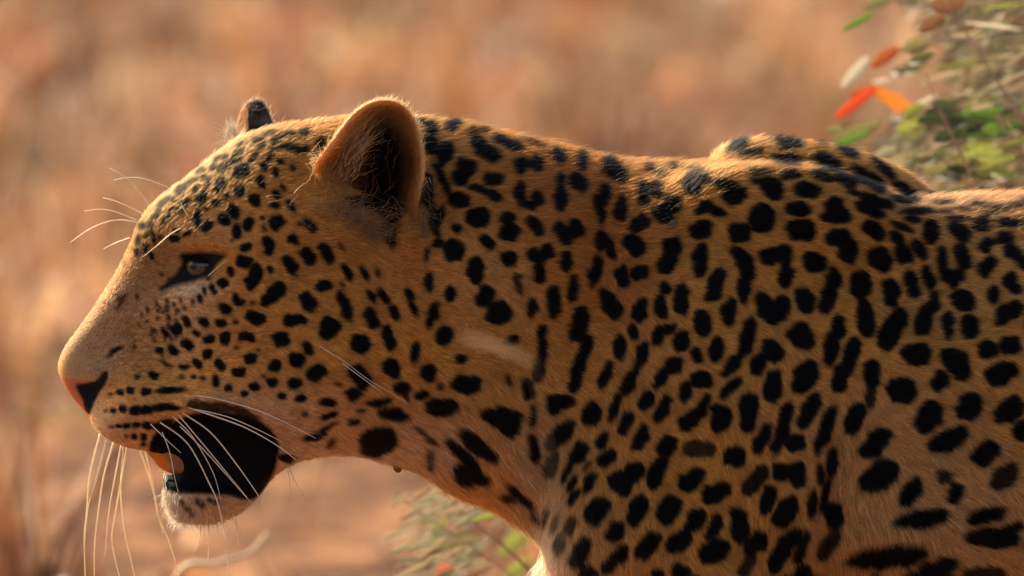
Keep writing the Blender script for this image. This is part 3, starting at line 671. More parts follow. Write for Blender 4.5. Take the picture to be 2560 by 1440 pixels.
# naked / special skin
NOSTRIL = catmull([(190, 962), (207, 958), (240, 950), (254, 932), (268, 926), (272, 940), (262, 965), (247, 985), (235, 1010), (224, 1036), (212, 1024), (206, 1000), (194, 978)], 3)
NOSEPAD = catmull([(140, 946), (160, 944), (200, 948), (214, 956), (206, 980), (214, 1010), (224, 1042), (222, 1062), (200, 1040), (170, 1000), (140, 970)], 3)
EYEB = catmull([(450, 634), (500, 630), (545, 632), (568, 640), (546, 662), (525, 688), (484, 703), (445, 713), (408, 727), (396, 722), (420, 700), (442, 680), (453, 656)], 3)
def pmask(poly, soft):
    p = np.array(poly); m = 40
    R = np.zeros(shape, np.float32)
    i0, i1 = int((p[:, 1].min() - m) // RS), int((p[:, 1].max() + m) // RS)
    j0, j1 = max(0, int((p[:, 0].min() - m) // RS)), int((p[:, 0].max() + m) // RS)
    sd = poly_sdf(UU[i0:i1, j0:j1].astype(float), VV[i0:i1, j0:j1].astype(float), poly)
    R[i0:i1, j0:j1] = sstep(-soft, soft, sd)
    return R
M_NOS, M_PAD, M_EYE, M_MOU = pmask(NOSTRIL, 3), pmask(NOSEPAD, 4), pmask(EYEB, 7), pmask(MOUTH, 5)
LIP = pmask(catmull([(376, 1100), (392, 1078), (430, 1056), (466, 1040), (500, 1030), (560, 1030), (622, 1042), (670, 1066), (696, 1104), (696, 1142), (684, 1184), (648, 1238), (612, 1250), (560, 1238), (440, 1234), (400, 1212), (390, 1170), (372, 1128)], 4), 5)
Kb = np.maximum(Kb, np.maximum(M_EYE, LIP))

def samp(R, u, v, step=RS):
    x = np.clip(u / step, 0, R.shape[1] - 1.001); y = np.clip(v / step, 0, R.shape[0] - 1.001)
    i, j = y.astype(int), x.astype(int); fy, fx = y - i, x - j
    if R.ndim == 3:
        fy, fx = fy[:, None], fx[:, None]
    return (R[i, j] * (1 - fx) + R[i, j + 1] * fx) * (1 - fy) + (R[i + 1, j] * (1 - fx) + R[i + 1, j + 1] * fx) * fy

BLACK = np.array([0.011, 0.010, 0.011]); BRN = np.array([0.055, 0.020, 0.008])
def coat(pos):
    u, v = side(pos[:, 0], -np.abs(pos[:, 1]), pos[:, 2])
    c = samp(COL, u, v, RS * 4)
    b = samp(Bb, u, v)[:, None] * 0.95; k = samp(Kb, u, v)[:, None]
    c = c * (1 - b) + BRN * b
    c = c * (1 - k) + BLACK * k
    p = samp(M_PAD, u, v)[:, None]
    c = c * (1 - p) + np.array([0.50, 0.14, 0.065]) * p
    n = samp(M_NOS, u, v)[:, None]
    c = c * (1 - n) + BLACK * n
    m = samp(M_MOU, u, v)[:, None]
    c = c * (1 - m) + np.array([0.0035, 0.003, 0.003]) * m  # black lips, with the unlit depth of the mouth painted in
    return c

leopard = bpy.data.objects.new('leopard', None)
leopard.empty_display_size = 0.1
link(leopard)
tag(leopard, 'spotted leopard walking left in profile with its mouth open', 'leopard')
skin_mat = attr_mat('leopard_skin', rough=0.75, spec=0.06)
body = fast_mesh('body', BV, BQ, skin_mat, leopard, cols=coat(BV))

# ------------------------------------------------------------------ ears
def ear(outline, centre, yfun, depth, colfun, thick=0.0045, power=2.4, name='ear', rings=16):
    o = catmull(outline, 5); n = len(o); c = np.array(centre, float)
    V, col = [], []
    for sgn in (0, 1):
        for r in range(rings + 1):
            f = r / rings
            f = f if sgn == 0 else f * 0.985
            for i in range(n):
                u, v = c + (o[i] - c) * f
                y = yfun(u, v) + depth * (1 - f ** power)
                if sgn: y += thick * (1 - f ** 8) + 0.0005
                V.append(P3(u, v, y)); col.append(colfun(u, v, f, sgn))
    F = []
    m = (rings + 1) * n
    for sgn in (0, 1):
        for r in range(rings):
            for i in range(n):
                a, b = r * n + i, r * n + (i + 1) % n
                q = [a, b, b + n, a + n]
                q = [x + sgn * m for x in q]
                F.append(q if sgn == 0 else q[::-1])
    r0 = rings * n
    for i in range(n):
        a, b = r0 + i, r0 + (i + 1) % n
        F.append([a, b, b + m, a + m])
    return np.array(V), np.array(F), np.array(col)
ear_mat = attr_mat('ear_skin', rough=0.65, spec=0.15, trans=0.50, trans_gain=1.3, noise=0.2, scale=300)
NEAR_EAR = [(786, 418), (812, 376), (845, 330), (880, 288), (918, 260), (955, 251), (990, 256), (1018, 276), (1040, 312), (1052, 355), (1059, 400), (1057, 445),
            (1046, 500), (1034, 560), (1012, 610), (985, 612), (955, 600), (920, 575), (880, 540), (840, 500), (800, 455)]
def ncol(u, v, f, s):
    rim = np.array([0.60, 0.30, 0.095]); dark = np.array([0.010, 0.008, 0.007]); mid = np.array([0.22, 0.10, 0.038])  # dark: canal skin with the shade inside the cup painted in
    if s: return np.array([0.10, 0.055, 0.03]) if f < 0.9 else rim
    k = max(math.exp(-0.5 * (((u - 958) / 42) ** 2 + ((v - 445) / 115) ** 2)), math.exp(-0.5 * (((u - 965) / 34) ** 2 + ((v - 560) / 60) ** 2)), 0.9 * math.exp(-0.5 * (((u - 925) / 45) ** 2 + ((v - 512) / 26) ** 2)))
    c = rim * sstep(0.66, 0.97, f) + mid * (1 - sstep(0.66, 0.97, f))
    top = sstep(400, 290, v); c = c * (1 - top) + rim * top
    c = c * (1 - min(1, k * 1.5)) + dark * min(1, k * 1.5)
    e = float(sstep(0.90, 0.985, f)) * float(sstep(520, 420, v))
    return c * (1 - e) + np.array([0.85, 0.52, 0.21]) * e  # pale upper edge: sun rim glow painted into the colour
def ny_(u, v):
    k = float(sstep(-15, 150, (u - 800) * 0.5 - (v - 500) * 0.85))
    return -0.052 - 0.040 * k + 0.010 * float(sstep(400, 250, v)) + 0.004 * float(sstep(1020, 1060, u))
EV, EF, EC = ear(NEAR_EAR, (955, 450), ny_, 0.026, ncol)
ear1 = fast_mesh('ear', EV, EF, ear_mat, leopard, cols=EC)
ear1['label'] = 'near ear turned sideways, its cupped inside showing'
FAR_EAR = [(590, 345), (598, 300), (612, 266), (634, 252), (655, 260), (670, 284), (682, 308), (708, 318), (740, 345), (720, 400), (660, 410), (605, 390)]
def fcol(u, v, f, s):
    rim = np.array([0.55, 0.29, 0.12]); blk = np.array([0.016, 0.012, 0.012])
    l = float(sstep(622, 612, u + (v - 300) * -0.12))
    w = math.exp(-0.5 * (((u - 655) / 16) ** 2 + ((v - 312) / 10) ** 2))
    c = blk * (1 - l) + rim * l
    c = c * (1 - 0.6 * w) + np.array([0.3, 0.26, 0.22]) * 0.6 * w
    t = float(sstep(0.9, 0.99, f)) * 0.75
    return c * (1 - t) + rim * t
FV, FF, FC = ear(FAR_EAR, (648, 335), lambda u, v: 0.046 - 0.0, -0.016, fcol, thick=0.006)
ear2 = fast_mesh('ear', FV, FF, ear_mat, leopard, cols=FC)
ear2['label'] = 'far ear, its black back just showing over the brow'

# ------------------------------------------------------------------ eye, tongue, teeth
def uv_sphere(c, r, nu=28, nv=18):
    V, F = [], []
    for i in range(nv + 1):
        a = math.pi * i / nv
        for j in range(nu):
            b = 2 * math.pi * j / nu
            V.append((c[0] + r[0] * math.sin(a) * math.cos(b), c[1] + r[1] * math.cos(a), c[2] + r[2] * math.sin(a) * math.sin(b)))
    for i in range(nv):
        for j in range(nu):
            F.append((i * nu + j, i * nu + (j + 1) % nu, (i + 1) * nu + (j + 1) % nu, (i + 1) * nu + j))
    return np.array(V), F
def surf_y(u, v):
    """near surface depth of the body at a chart point"""
    q = P3(u, v, -0.05)
    near = BV[BV[:, 1] < 0]
    uu, vv = side(near[:, 0], near[:, 1], near[:, 2])
    m = np.argsort((uu - u) ** 2 + (vv - v) ** 2)[:6]
    return float(near[m, 1].min())
ye = surf_y(508, 662)
lid_mat = plain_mat('lid_skin', (0.007, 0.006, 0.006), rough=0.9, spec=0.0, noise=0.2, scale=600)
for sgn in (-1, 1):
    gaze = np.array([-0.50, sgn * 0.86, 0.02]); gaze /= np.linalg.norm(gaze)
    c = P3(508, 664, ye + 0.0098)
    c[1] = c[1] if sgn < 0 else -c[1]
    V, F = uv_sphere(c, (0.0130, 0.0130, 0.0118), 40, 28)
    dot = ((V - c) @ gaze) / 0.0130
    col = np.zeros((len(V), 3)) + np.array([0.006, 0.005, 0.005])
    iris = sstep(0.74, 0.79, dot)[:, None]; pup = sstep(0.972, 0.985, dot)[:, None]
    ring = sstep(0.86, 0.78, dot)[:, None]
    ic = np.array([0.070, 0.060, 0.040]) * (1 - 0.5 * ring)
    col = col * (1 - iris) + ic * iris
    col = col * (1 - pup) + 0.006 * pup
    em = attr_mat('eye_ball', rough=0.08, spec=0.35)
    e = mesh_obj('eye', V, F, em, leopard, cols=col)
    # upper lid: a dark hood over the top of the ball
    V2, F2 = uv_sphere(c, (0.0142, 0.0142, 0.0132), 40, 28)
    rel = (V2 - c) / 0.0142
    keep = rel[:, 2] > 0.16 + 0.10 * np.abs(rel[:, 0]) ** 2
    F2 = [f for f in F2 if all(keep[i] for i in f)]
    used = sorted({i for f in F2 for i in f}); mp = {a: b for b, a in enumerate(used)}
    mesh_obj('eyelid', V2[used], [[mp[i] for i in f] for f in F2], lid_mat, leopard)
def tube(pts, rad, sides=6):
    pts = np.array(pts, float); n = len(pts)
    T = np.gradient(pts, axis=0); T /= np.linalg.norm(T, axis=1)[:, None] + 1e-12
    up = np.array([0, 1.0, 0.05])
    V, F = [], []
    for i in range(n):
        a = np.cross(T[i], up); a /= np.linalg.norm(a) + 1e-9
        b = np.cross(T[i], a)
        for j in range(sides):
            t = 2 * math.pi * j / sides
            V.append(pts[i] + rad[i] * (math.cos(t) * a + math.sin(t) * b))
    for i in range(n - 1):
        for j in range(sides):
            F.append((i * sides + j, i * sides + (j + 1) % sides, (i + 1) * sides + (j + 1) % sides, (i + 1) * sides + j))
    F.append(tuple(range(sides))[::-1]); F.append(tuple((n - 1) * sides + j for j in range(sides)))
    return V, F
tongue_mat = attr_mat('tongue_wet', rough=0.4, spec=0.35, trans=0.55, noise=0.12, scale=500)
def tongue():
    o = catmull([(366, 1126), (384, 1150), (400, 1170), (430, 1184), (462, 1190), (482, 1180), (488, 1162), (484, 1142), (470, 1128), (430, 1122), (395, 1120)], 4)
    c = np.array([430, 1152.]); n = len(o); V, F, C = [], [], []
    rings = 8
    for sgn in (-1, 1):
        for r in range(rings + 1):
            f = r / rings
            for i in range(n):
                u, v = c + (o[i] - c) * f
                k = float(sstep(404, 428, u - (v - 1150) * 0.35))
                hw = 0.015 * math.sqrt(max(0, 1 - f ** 6)) * (0.35 + 0.65 * k)
                V.append(P3(u, v, -0.004 + sgn * hw))
                C.append(np.array([0.95, 0.30, 0.035]) * (1 - k) + np.array([0.42, 0.20, 0.085]) * k)  # orange front: sun shining through it is put into the colour
    m = (rings + 1) * n
    for s in (0, 1):
        for r in range(rings):
            for i in range(n):
                a, b = r * n + i, r * n + (i + 1) % n
                q = [x + s * m for x in (a, b, b + n, a + n)]
                F.append(q if s == 0 else q[::-1])
    return mesh_obj('tongue', V, F, tongue_mat, leopard, cols=np.array(C))
tongue()
tooth_mat = plain_mat('tooth_enamel', (0.80, 0.74, 0.62), rough=0.18, spec=0.6, noise=0.06, scale=200)
for (u0, v0, u1, v1, y, r) in ((421, 1226, 413, 1183, 0.012, 0.0030), (424, 1226, 417, 1186, -0.010, 0.0028)):
    pts = catmull([P3(u0, v0, y), P3((u0 + u1) / 2 - 3, (v0 + v1) / 2, y), P3(u1, v1, y)], 5, False)
    rad = np.linspace(1, 0.12, len(pts)) ** 0.8 * r
    V, F = tube(pts, rad, 10)
    mesh_obj('canine_tooth', V, F, tooth_mat, leopard)

# ------------------------------------------------------------------ fur
def tri_sample(V, Q, N, dens, seed):
    """roots on quads with per-vertex density (hairs per square metre)"""
    r = np.random.default_rng(seed)
    T = np.concatenate([Q[:, [0, 1, 2]], Q[:, [0, 2, 3]]])
    a, b, c = V[T[:, 0]], V[T[:, 1]], V[T[:, 2]]
    area = 0.5 * np.linalg.norm(np.cross(b - a, c - a), axis=1)
    ex = area * dens[T].mean(1)
    cnt = np.floor(ex + r.random(len(ex))).astype(int)
    t = np.repeat(np.arange(len(T)), cnt)
    r1, r2 = np.sqrt(r.random(len(t))), r.random(len(t))
    w0, w1, w2 = 1 - r1, r1 * (1 - r2), r1 * r2
    tt = T[t]
    p = V[tt[:, 0]] * w0[:, None] + V[tt[:, 1]] * w1[:, None] + V[tt[:, 2]] * w2[:, None]
    n = N[tt[:, 0]] * w0[:, None] + N[tt[:, 1]] * w1[:, None] + N[tt[:, 2]] * w2[:, None]
    return p, n / (np.linalg.norm(n, axis=1)[:, None] + 1e-9)

def hair_material():
    m, nt, b, out = mat_new('fur_hair')
    a = nt.nodes.new('ShaderNodeAttribute'); a.attribute_name = 'coat'
    h = nt.nodes.new('ShaderNodeBsdfHairPrincipled')
    h.model = 'CHIANG'; h.parametrization = 'COLOR'
    nt.links.new(a.outputs['Color'], h.inputs['Color'])
    h.inputs['Roughness'].default_value = 0.42
    h.inputs['Radial Roughness'].default_value = 0.55
    h.inputs['Coat'].default_value = 0.0
    h.inputs['IOR'].default_value = 1.16
    nt.links.new(a.outputs['Color'], b.inputs['Base Color'])
    b.inputs['Roughness'].default_value = 0.6
    b.inputs['Specular IOR Level'].default_value = 0.03
    t = nt.nodes.new('ShaderNodeBsdfTranslucent')
    nt.links.new(a.outputs['Color'], t.inputs['Color'])
    m1 = nt.nodes.new('ShaderNodeMixShader'); m1.inputs[0].default_value = 0.32
    nt.links.new(b.outputs[0], m1.inputs[1]); nt.links.new(t.outputs[0], m1.inputs[2])
    m2 = nt.nodes.new('ShaderNodeMixShader'); m2.inputs[0].default_value = 0.20
    nt.links.new(m1.outputs[0], m2.inputs[1]); nt.links.new(h.outputs[0], m2.inputs[2])
    nt.links.new(m2.outputs[0], out.inputs['Surface'])
    return m
fur_mat = hair_material()
def curves_obj(name, pts, rad, cols, parent, mat=None):
    n, k, _ = pts.shape
    cu = bpy.data.hair_curves.new(name)
    cu.add_curves([k] * n)
    cu.attributes['position'].data.foreach_set('vector', np.ascontiguousarray(pts, np.float32).ravel())
    ra = cu.attributes.get('radius') or cu.attributes.new('radius', 'FLOAT', 'POINT')
    ra.data.foreach_set('value', np.ascontiguousarray(rad, np.float32).ravel())
    at = cu.attributes.new('coat', 'FLOAT_COLOR', 'POINT')
    c4 = np.ones((n, k, 4), np.float32); c4[..., :3] = cols
    at.data.foreach_set('color', c4.ravel())
    cu.materials.append(mat or fur_mat)
    cu.update_tag()
    return link(bpy.data.objects.new(name, cu), parent)

FLOW = [(160, 900, .5, -.8), (230, 780, .65, -.75), (300, 680, .6, -.8), (350, 560, .65, -.75), (420, 490, .8, -.55), (520, 410, .85, -.5), (700, 330, 1, -.15), (280, 900, .95, -.3), (400, 780, 1, .0),
        (300, 1000, 1, .1), (400, 1050, 1, .2), (300, 1090, .8, .5), (450, 1290, -.35, .9), (540, 1295, .3, .9), (620, 1250, .8, .5), (480, 1265, 0, 1), (550, 600, 1, .05), (600, 800, 1, .12), (750, 900, .95, .3),
        (700, 1100, .9, .4), (850, 1130, .8, .6), (950, 1140, .7, .7), (1100, 1190, .6, .8), (1250, 1260, .5, .85), (850, 600, 1, .25), (1000, 800, 1, .3), (1100, 400, 1, -.05),
        (1300, 370, 1, -.05), (1200, 700, 1, .3), (1350, 1100, .75, .65), (1350, 1350, -.15, 1), (1345, 1420, -.2, 1), (1450, 1400, .3, .95), (1500, 500, 1, .15), (1700, 420, 1, -.05), (1700, 700, .9, .4), (1750, 1000, .75, .65),
        (1800, 1350, .45, .9), (2000, 450, 1, .1), (2060, 1250, .35, .95), (2000, 900, .8, .6), (2200, 1330, .35, .95), (2300, 900, .95, .35), (2400, 500, 1, -.02), (2500, 1300, .9, .45), (3000, 520, 1, 0), (3500, 900, 1, .3), (2000, 2000, .05, 1), (4300, 2000, .05, 1), (4400, 800, .5, .9)]
FLOW_OF = RBF([f[:2] for f in FLOW], [f[2:] for f in FLOW])
LEN = [(150, 920, 1.5), (200, 860, 2.2), (230, 790, 3), (300, 690, 4), (330, 600, 5.5), (420, 490, 6.5), (560, 380, 7), (700, 330, 7.5), (400, 780, 5), (300, 900, 3.5), (320, 1030, 4), (250, 1060, 2.5), (400, 1100, 3.5),
       (460, 1290, 11), (430, 1260, 7), (540, 1295, 9), (620, 1240, 7), (600, 800, 6), (750, 900, 7.5), (700, 1080, 7), (850, 1135, 10), (900, 560, 11), (1000, 640, 9), (820, 520, 9), (1000, 900, 9), (1100, 320, 10), (1300, 370, 11), (1200, 700, 10),
       (1100, 1190, 15), (1250, 1270, 18), (1345, 1380, 21), (1380, 1240, 15), (1500, 1400, 12), (1700, 420, 12), (1700, 800, 9), (1900, 1200, 9), (2060, 1280, 12), (2200, 1340, 15), (2300, 900, 10), (2400, 500, 12), (2500, 1300, 13), (3200, 900, 12), (3000, 1500, 22), (2000, 2200, 7), (4300, 2200, 7), (2000, 1680, 16)]
LEN_OF = RBF([l[:2] for l in LEN], [l[2] for l in LEN])

def grow(p, n, seed, lift_base=0.26, k=4, rad0=0.00016, len_mul=1.0, colfun=coat, messy=0.16, thick=1.0):
    r = np.random.default_rng(seed)
    m = len(p)
    u, v = side(p[:, 0], -np.abs(p[:, 1]), p[:, 2])
    fu, fv = FLOW_OF(u, v)
    # clump-wise wander so that the coat lies in locks
    gi = (np.floor((u + 4 * np.sin(v * .11)) / 13).astype(np.int64) * 73856093) ^ (np.floor((v + 4 * np.sin(u * .09)) / 8).astype(np.int64) * 19349663)
    ph = ((gi % 9973) / 9973.0 - 0.5) * 2
    sw = 0.22 * np.sin(u * 0.021 + 1.3 * np.sin(v * 0.013)) + 0.16 * np.sin(v * 0.034 + u * 0.011) + 0.20 * ph
    c, s = np.cos(sw), np.sin(sw)
    du, dv = fu * c - fv * s, fu * s + fv * c
    t = np.stack([du, r.normal(0, 0.05, m), -dv], 1)
    t += r.normal(0, messy, (m, 3))
    t -= n * (t * n).sum(1)[:, None]
    t /= np.linalg.norm(t, axis=1)[:, None] + 1e-9
    L = np.clip(LEN_OF(u, v), 1.2, 24) * 1e-3 * len_mul * r.uniform(0.6, 1.15, m)
    lift = np.clip(lift_base + r.normal(0, 0.09, m), 0.06, 0.9)
    wild = r.random(m) < 0.05
    lift = np.where(wild, lift + 0.35, lift)
    crest = sstep(0.55, 0.95, n[:, 2]) * (u > 450)
    lift = lift + 0.22 * crest * r.random(m); L = L * (1 + 0.25 * crest)
    pts = np.zeros((m, k, 3), np.float32)
    for i in range(k):
        f = i / (k - 1)
        a = lift * (1.25 - 0.55 * f)
        pts[:, i] = p + t * (L * f * np.cos(a))[:, None] + n * (L * f * np.sin(a) - 0.0004)[:, None]
    prof = np.array([1.0, 0.95, 0.7, 0.22]) if k == 4 else np.linspace(1, 0.2, k)
    rad = (rad0 * thick * r.uniform(0.75, 1.25, m))[:, None] * prof[None]
    tone = np.exp(r.normal(0, 0.24, m) + 0.22 * ph)[:, None]
    cols = np.zeros((m, k, 3), np.float32)
    jit = r.normal(0, 0.00035, (m, 3))
    for i in range(k):
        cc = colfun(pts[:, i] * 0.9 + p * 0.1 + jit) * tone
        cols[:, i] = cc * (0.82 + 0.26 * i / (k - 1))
    return pts, rad, np.clip(cols, 0.003, 0.95)

BN = normals_of(BV, BQ)
bu, bv = side(BV[:, 0], -np.abs(BV[:, 1]), BV[:, 2])
inframe = (bu < 2680) & (bv < 1520)
visible = (BN[:, 1] < 0.45) & inframe & (BV[:, 1] < 0.09)
dens = np.where(visible, 2.5e6, np.where(inframe, 5.5e5, 6e4))
dens *= np.where((bu < 430) & visible, 1.5, 1.0)                     # shorter, denser on the face
naked = np.maximum.reduce([samp(M_NOS, bu, bv), samp(M_PAD, bu, bv), samp(M_EYE, bu, bv), samp(M_MOU, bu, bv)])
dens *= (1 - np.clip(naked * 1.3, 0, 1))
p, n = tri_sample(BV, BQ, BN, dens, 5)
u, v = side(p[:, 0], -np.abs(p[:, 1]), p[:, 2])
far_ = (u > 2680) | (v > 1520)
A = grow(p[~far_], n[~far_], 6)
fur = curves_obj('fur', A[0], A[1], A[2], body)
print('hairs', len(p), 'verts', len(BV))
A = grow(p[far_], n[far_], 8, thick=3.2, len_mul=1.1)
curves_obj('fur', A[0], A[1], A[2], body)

# ear fur
def ear_fur(V, F, C, parent, seed, sign):
    N = normals_of(V, F)
    m = len(V) // 2
    Nf = N.copy()
    dens = np.full(len(V), 2.2e6)
    p, n = tri_sample(V, F, N, dens, seed)
    # colour by nearest vertex (grid lookup on chart)
    r = np.random.default_rng(seed)
    u, v = side(p[:, 0], p[:, 1], p[:, 2])
    k = 3
    t = np.stack([0.5 + 0 * u, 0 * u, 0.85 + 0 * u], 1) + r.normal(0, 0.25, (len(p), 3))
    t -= n * (t * n).sum(1)[:, None]; t /= np.linalg.norm(t, axis=1)[:, None] + 1e-9
    L = r.uniform(0.0022, 0.0055, len(p))
    L = np.where(r.random(len(p)) < 0.08, L * 2.0, L)
    pts = np.zeros((len(p), k, 3)); 
    for i in range(k):
        f = i / (k - 1); pts[:, i] = p + (t * np.cos(0.35) + n * np.sin(0.35)) * (L * f)[:, None]
    T = np.concatenate([F[:, [0, 1, 2]], F[:, [0, 2, 3]]])
    fun = ncol if sign < 0 else fcol
    cen = np.array([955, 450.]) if sign < 0 else np.array([648, 335.])
    o = catmull(NEAR_EAR if sign < 0 else FAR_EAR, 5)
    ang = np.arctan2(o[:, 1] - cen[1], o[:, 0] - cen[0]); rr_ = np.hypot(o[:, 1] - cen[1], o[:, 0] - cen[0])
    od = np.argsort(ang)
    f_ = np.hypot(u - cen[0], v - cen[1]) / np.interp(np.arctan2(v - cen[1], u - cen[0]), ang[od], rr_[od], period=2 * np.pi)
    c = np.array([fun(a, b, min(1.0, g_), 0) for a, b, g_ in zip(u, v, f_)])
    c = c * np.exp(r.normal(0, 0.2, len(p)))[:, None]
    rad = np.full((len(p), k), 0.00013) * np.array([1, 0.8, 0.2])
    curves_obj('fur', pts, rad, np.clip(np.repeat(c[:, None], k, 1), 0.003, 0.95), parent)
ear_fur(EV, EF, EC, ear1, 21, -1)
ear_fur(FV, FF, FC, ear2, 22, 1)

# long loose hair inside and under the near ear
def locks():
    r = np.random.default_rng(31)
    P_, R_, C_ = [], [], []
    k = 6
    def strand(u, v, y, du, dv, dy, L, bend, c, w):
        pts = []
        for i in range(k):
            f = i / (k - 1)
            pts.append(P3(u + du * L * f + bend * L * f * f * -dv, v + dv * L * f + bend * L * f * f * du, y + dy * f))
        P_.append(pts); R_.append(w * np.linspace(1, 0.15, k)); C_.append([c] * k)
    for _ in range(170):      # from the front rim, sweeping up across the cup
        t = r.random()
        u = 800 + 110 * t + r.normal(0, 12); v = 455 - 120 * t + r.normal(0, 18) + 60 * r.random()
        a = math.radians(r.normal(-62, 16)); L = r.uniform(30, 95)
        c = np.array([0.55, 0.32, 0.14]) * r.uniform(0.5, 1.2)
        strand(u, v, ny_(u, v) + 0.004, math.cos(a), math.sin(a), -0.002, L, r.normal(0.1, 0.25), c, 0.00020)
    for _ in range(800):     # woolly tuft under the ear
        u = r.normal(880, 62); v = r.normal(560, 32) + (u - 880) * 0.18
        a = math.radians(r.normal(10, 38)); L = r.uniform(20, 60)
        c = np.array([0.36, 0.20, 0.095]) * r.uniform(0.45, 1.25)
        strand(u, v, -0.070 + r.uniform(-0.004, 0.003), math.cos(a), math.sin(a), r.uniform(-0.008, 0.002), L, r.normal(0, 0.5), c, 0.00017)
    for _ in range(36):      # fringe in front of the dark canal
        u = r.uniform(905, 985); v = r.uniform(330, 520)
        a = math.radians(r.normal(-75, 25)); L = r.uniform(15, 55)
        c = np.array([0.30, 0.17, 0.09]) * r.uniform(0.4, 1.1)
        strand(u, v, ny_(u, v) + 0.012, math.cos(a), math.sin(a), -0.004, L, r.normal(0, 0.3), c, 0.00014)
    for _ in range(120):      # wisps behind the ear
        u = r.normal(1052, 14); v = r.uniform(430, 620)
        a = math.radians(r.normal(80, 14)); L = r.uniform(25, 70)
        c = np.array([0.26, 0.17, 0.10]) * r.uniform(0.3, 1.2)
        strand(u, v, -0.076, math.cos(a), math.sin(a), -0.003, L, r.normal(0, 0.3), c, 0.00018)
    for _ in range(260):      # bright tuft where the ear's front edge meets the head
        t = r.random()
        u = 772 + 60 * t + r.normal(0, 10); v = 392 + 75 * t + r.normal(0, 9)
        a = math.radians(r.normal(15, 30)); L = r.uniform(18, 48)
        strand(u, v, -0.060 + r.uniform(-0.004, 0.004), math.cos(a), math.sin(a), -0.010, L, r.normal(0, 0.4), np.array([0.62, 0.33, 0.11]) * r.uniform(0.6, 1.15), 0.00016)
    for _ in range(220):      # far ear tuft and brow fuzz
        u = r.normal(588, 12); v = r.normal(345, 14)
        a = math.radians(r.normal(-115, 30)); L = r.uniform(15, 45)
        strand(u, v, 0.03, math.cos(a), math.sin(a), 0.004, L, r.normal(0, 0.4), np.array([0.6, 0.46, 0.3]) * r.uniform(0.6, 1.2), 0.00014)
    for _ in range(420):      # chin bristles
        u = r.uniform(408, 560); v = 1240 + (u - 408) * 0.0 + 55 * float(sstep(408, 450, u)) + r.uniform(-10, 4)
        a = math.radians(125 - (u - 408) * 0.28 + r.normal(0, 12)); L = r.uniform(14, 46)
        strand(u, v, r.normal(0, 0.008), math.cos(a), math.sin(a), 0.0, L, r.normal(-0.15, 0.15), np.array([0.72, 0.60, 0.44]) * r.uniform(0.7, 1.1), 0.00017)
    return np.array(P_), np.array(R_), np.array(C_)
a, b, c = locks()
lk = curves_obj('loose_hair', a, b, c, leopard)

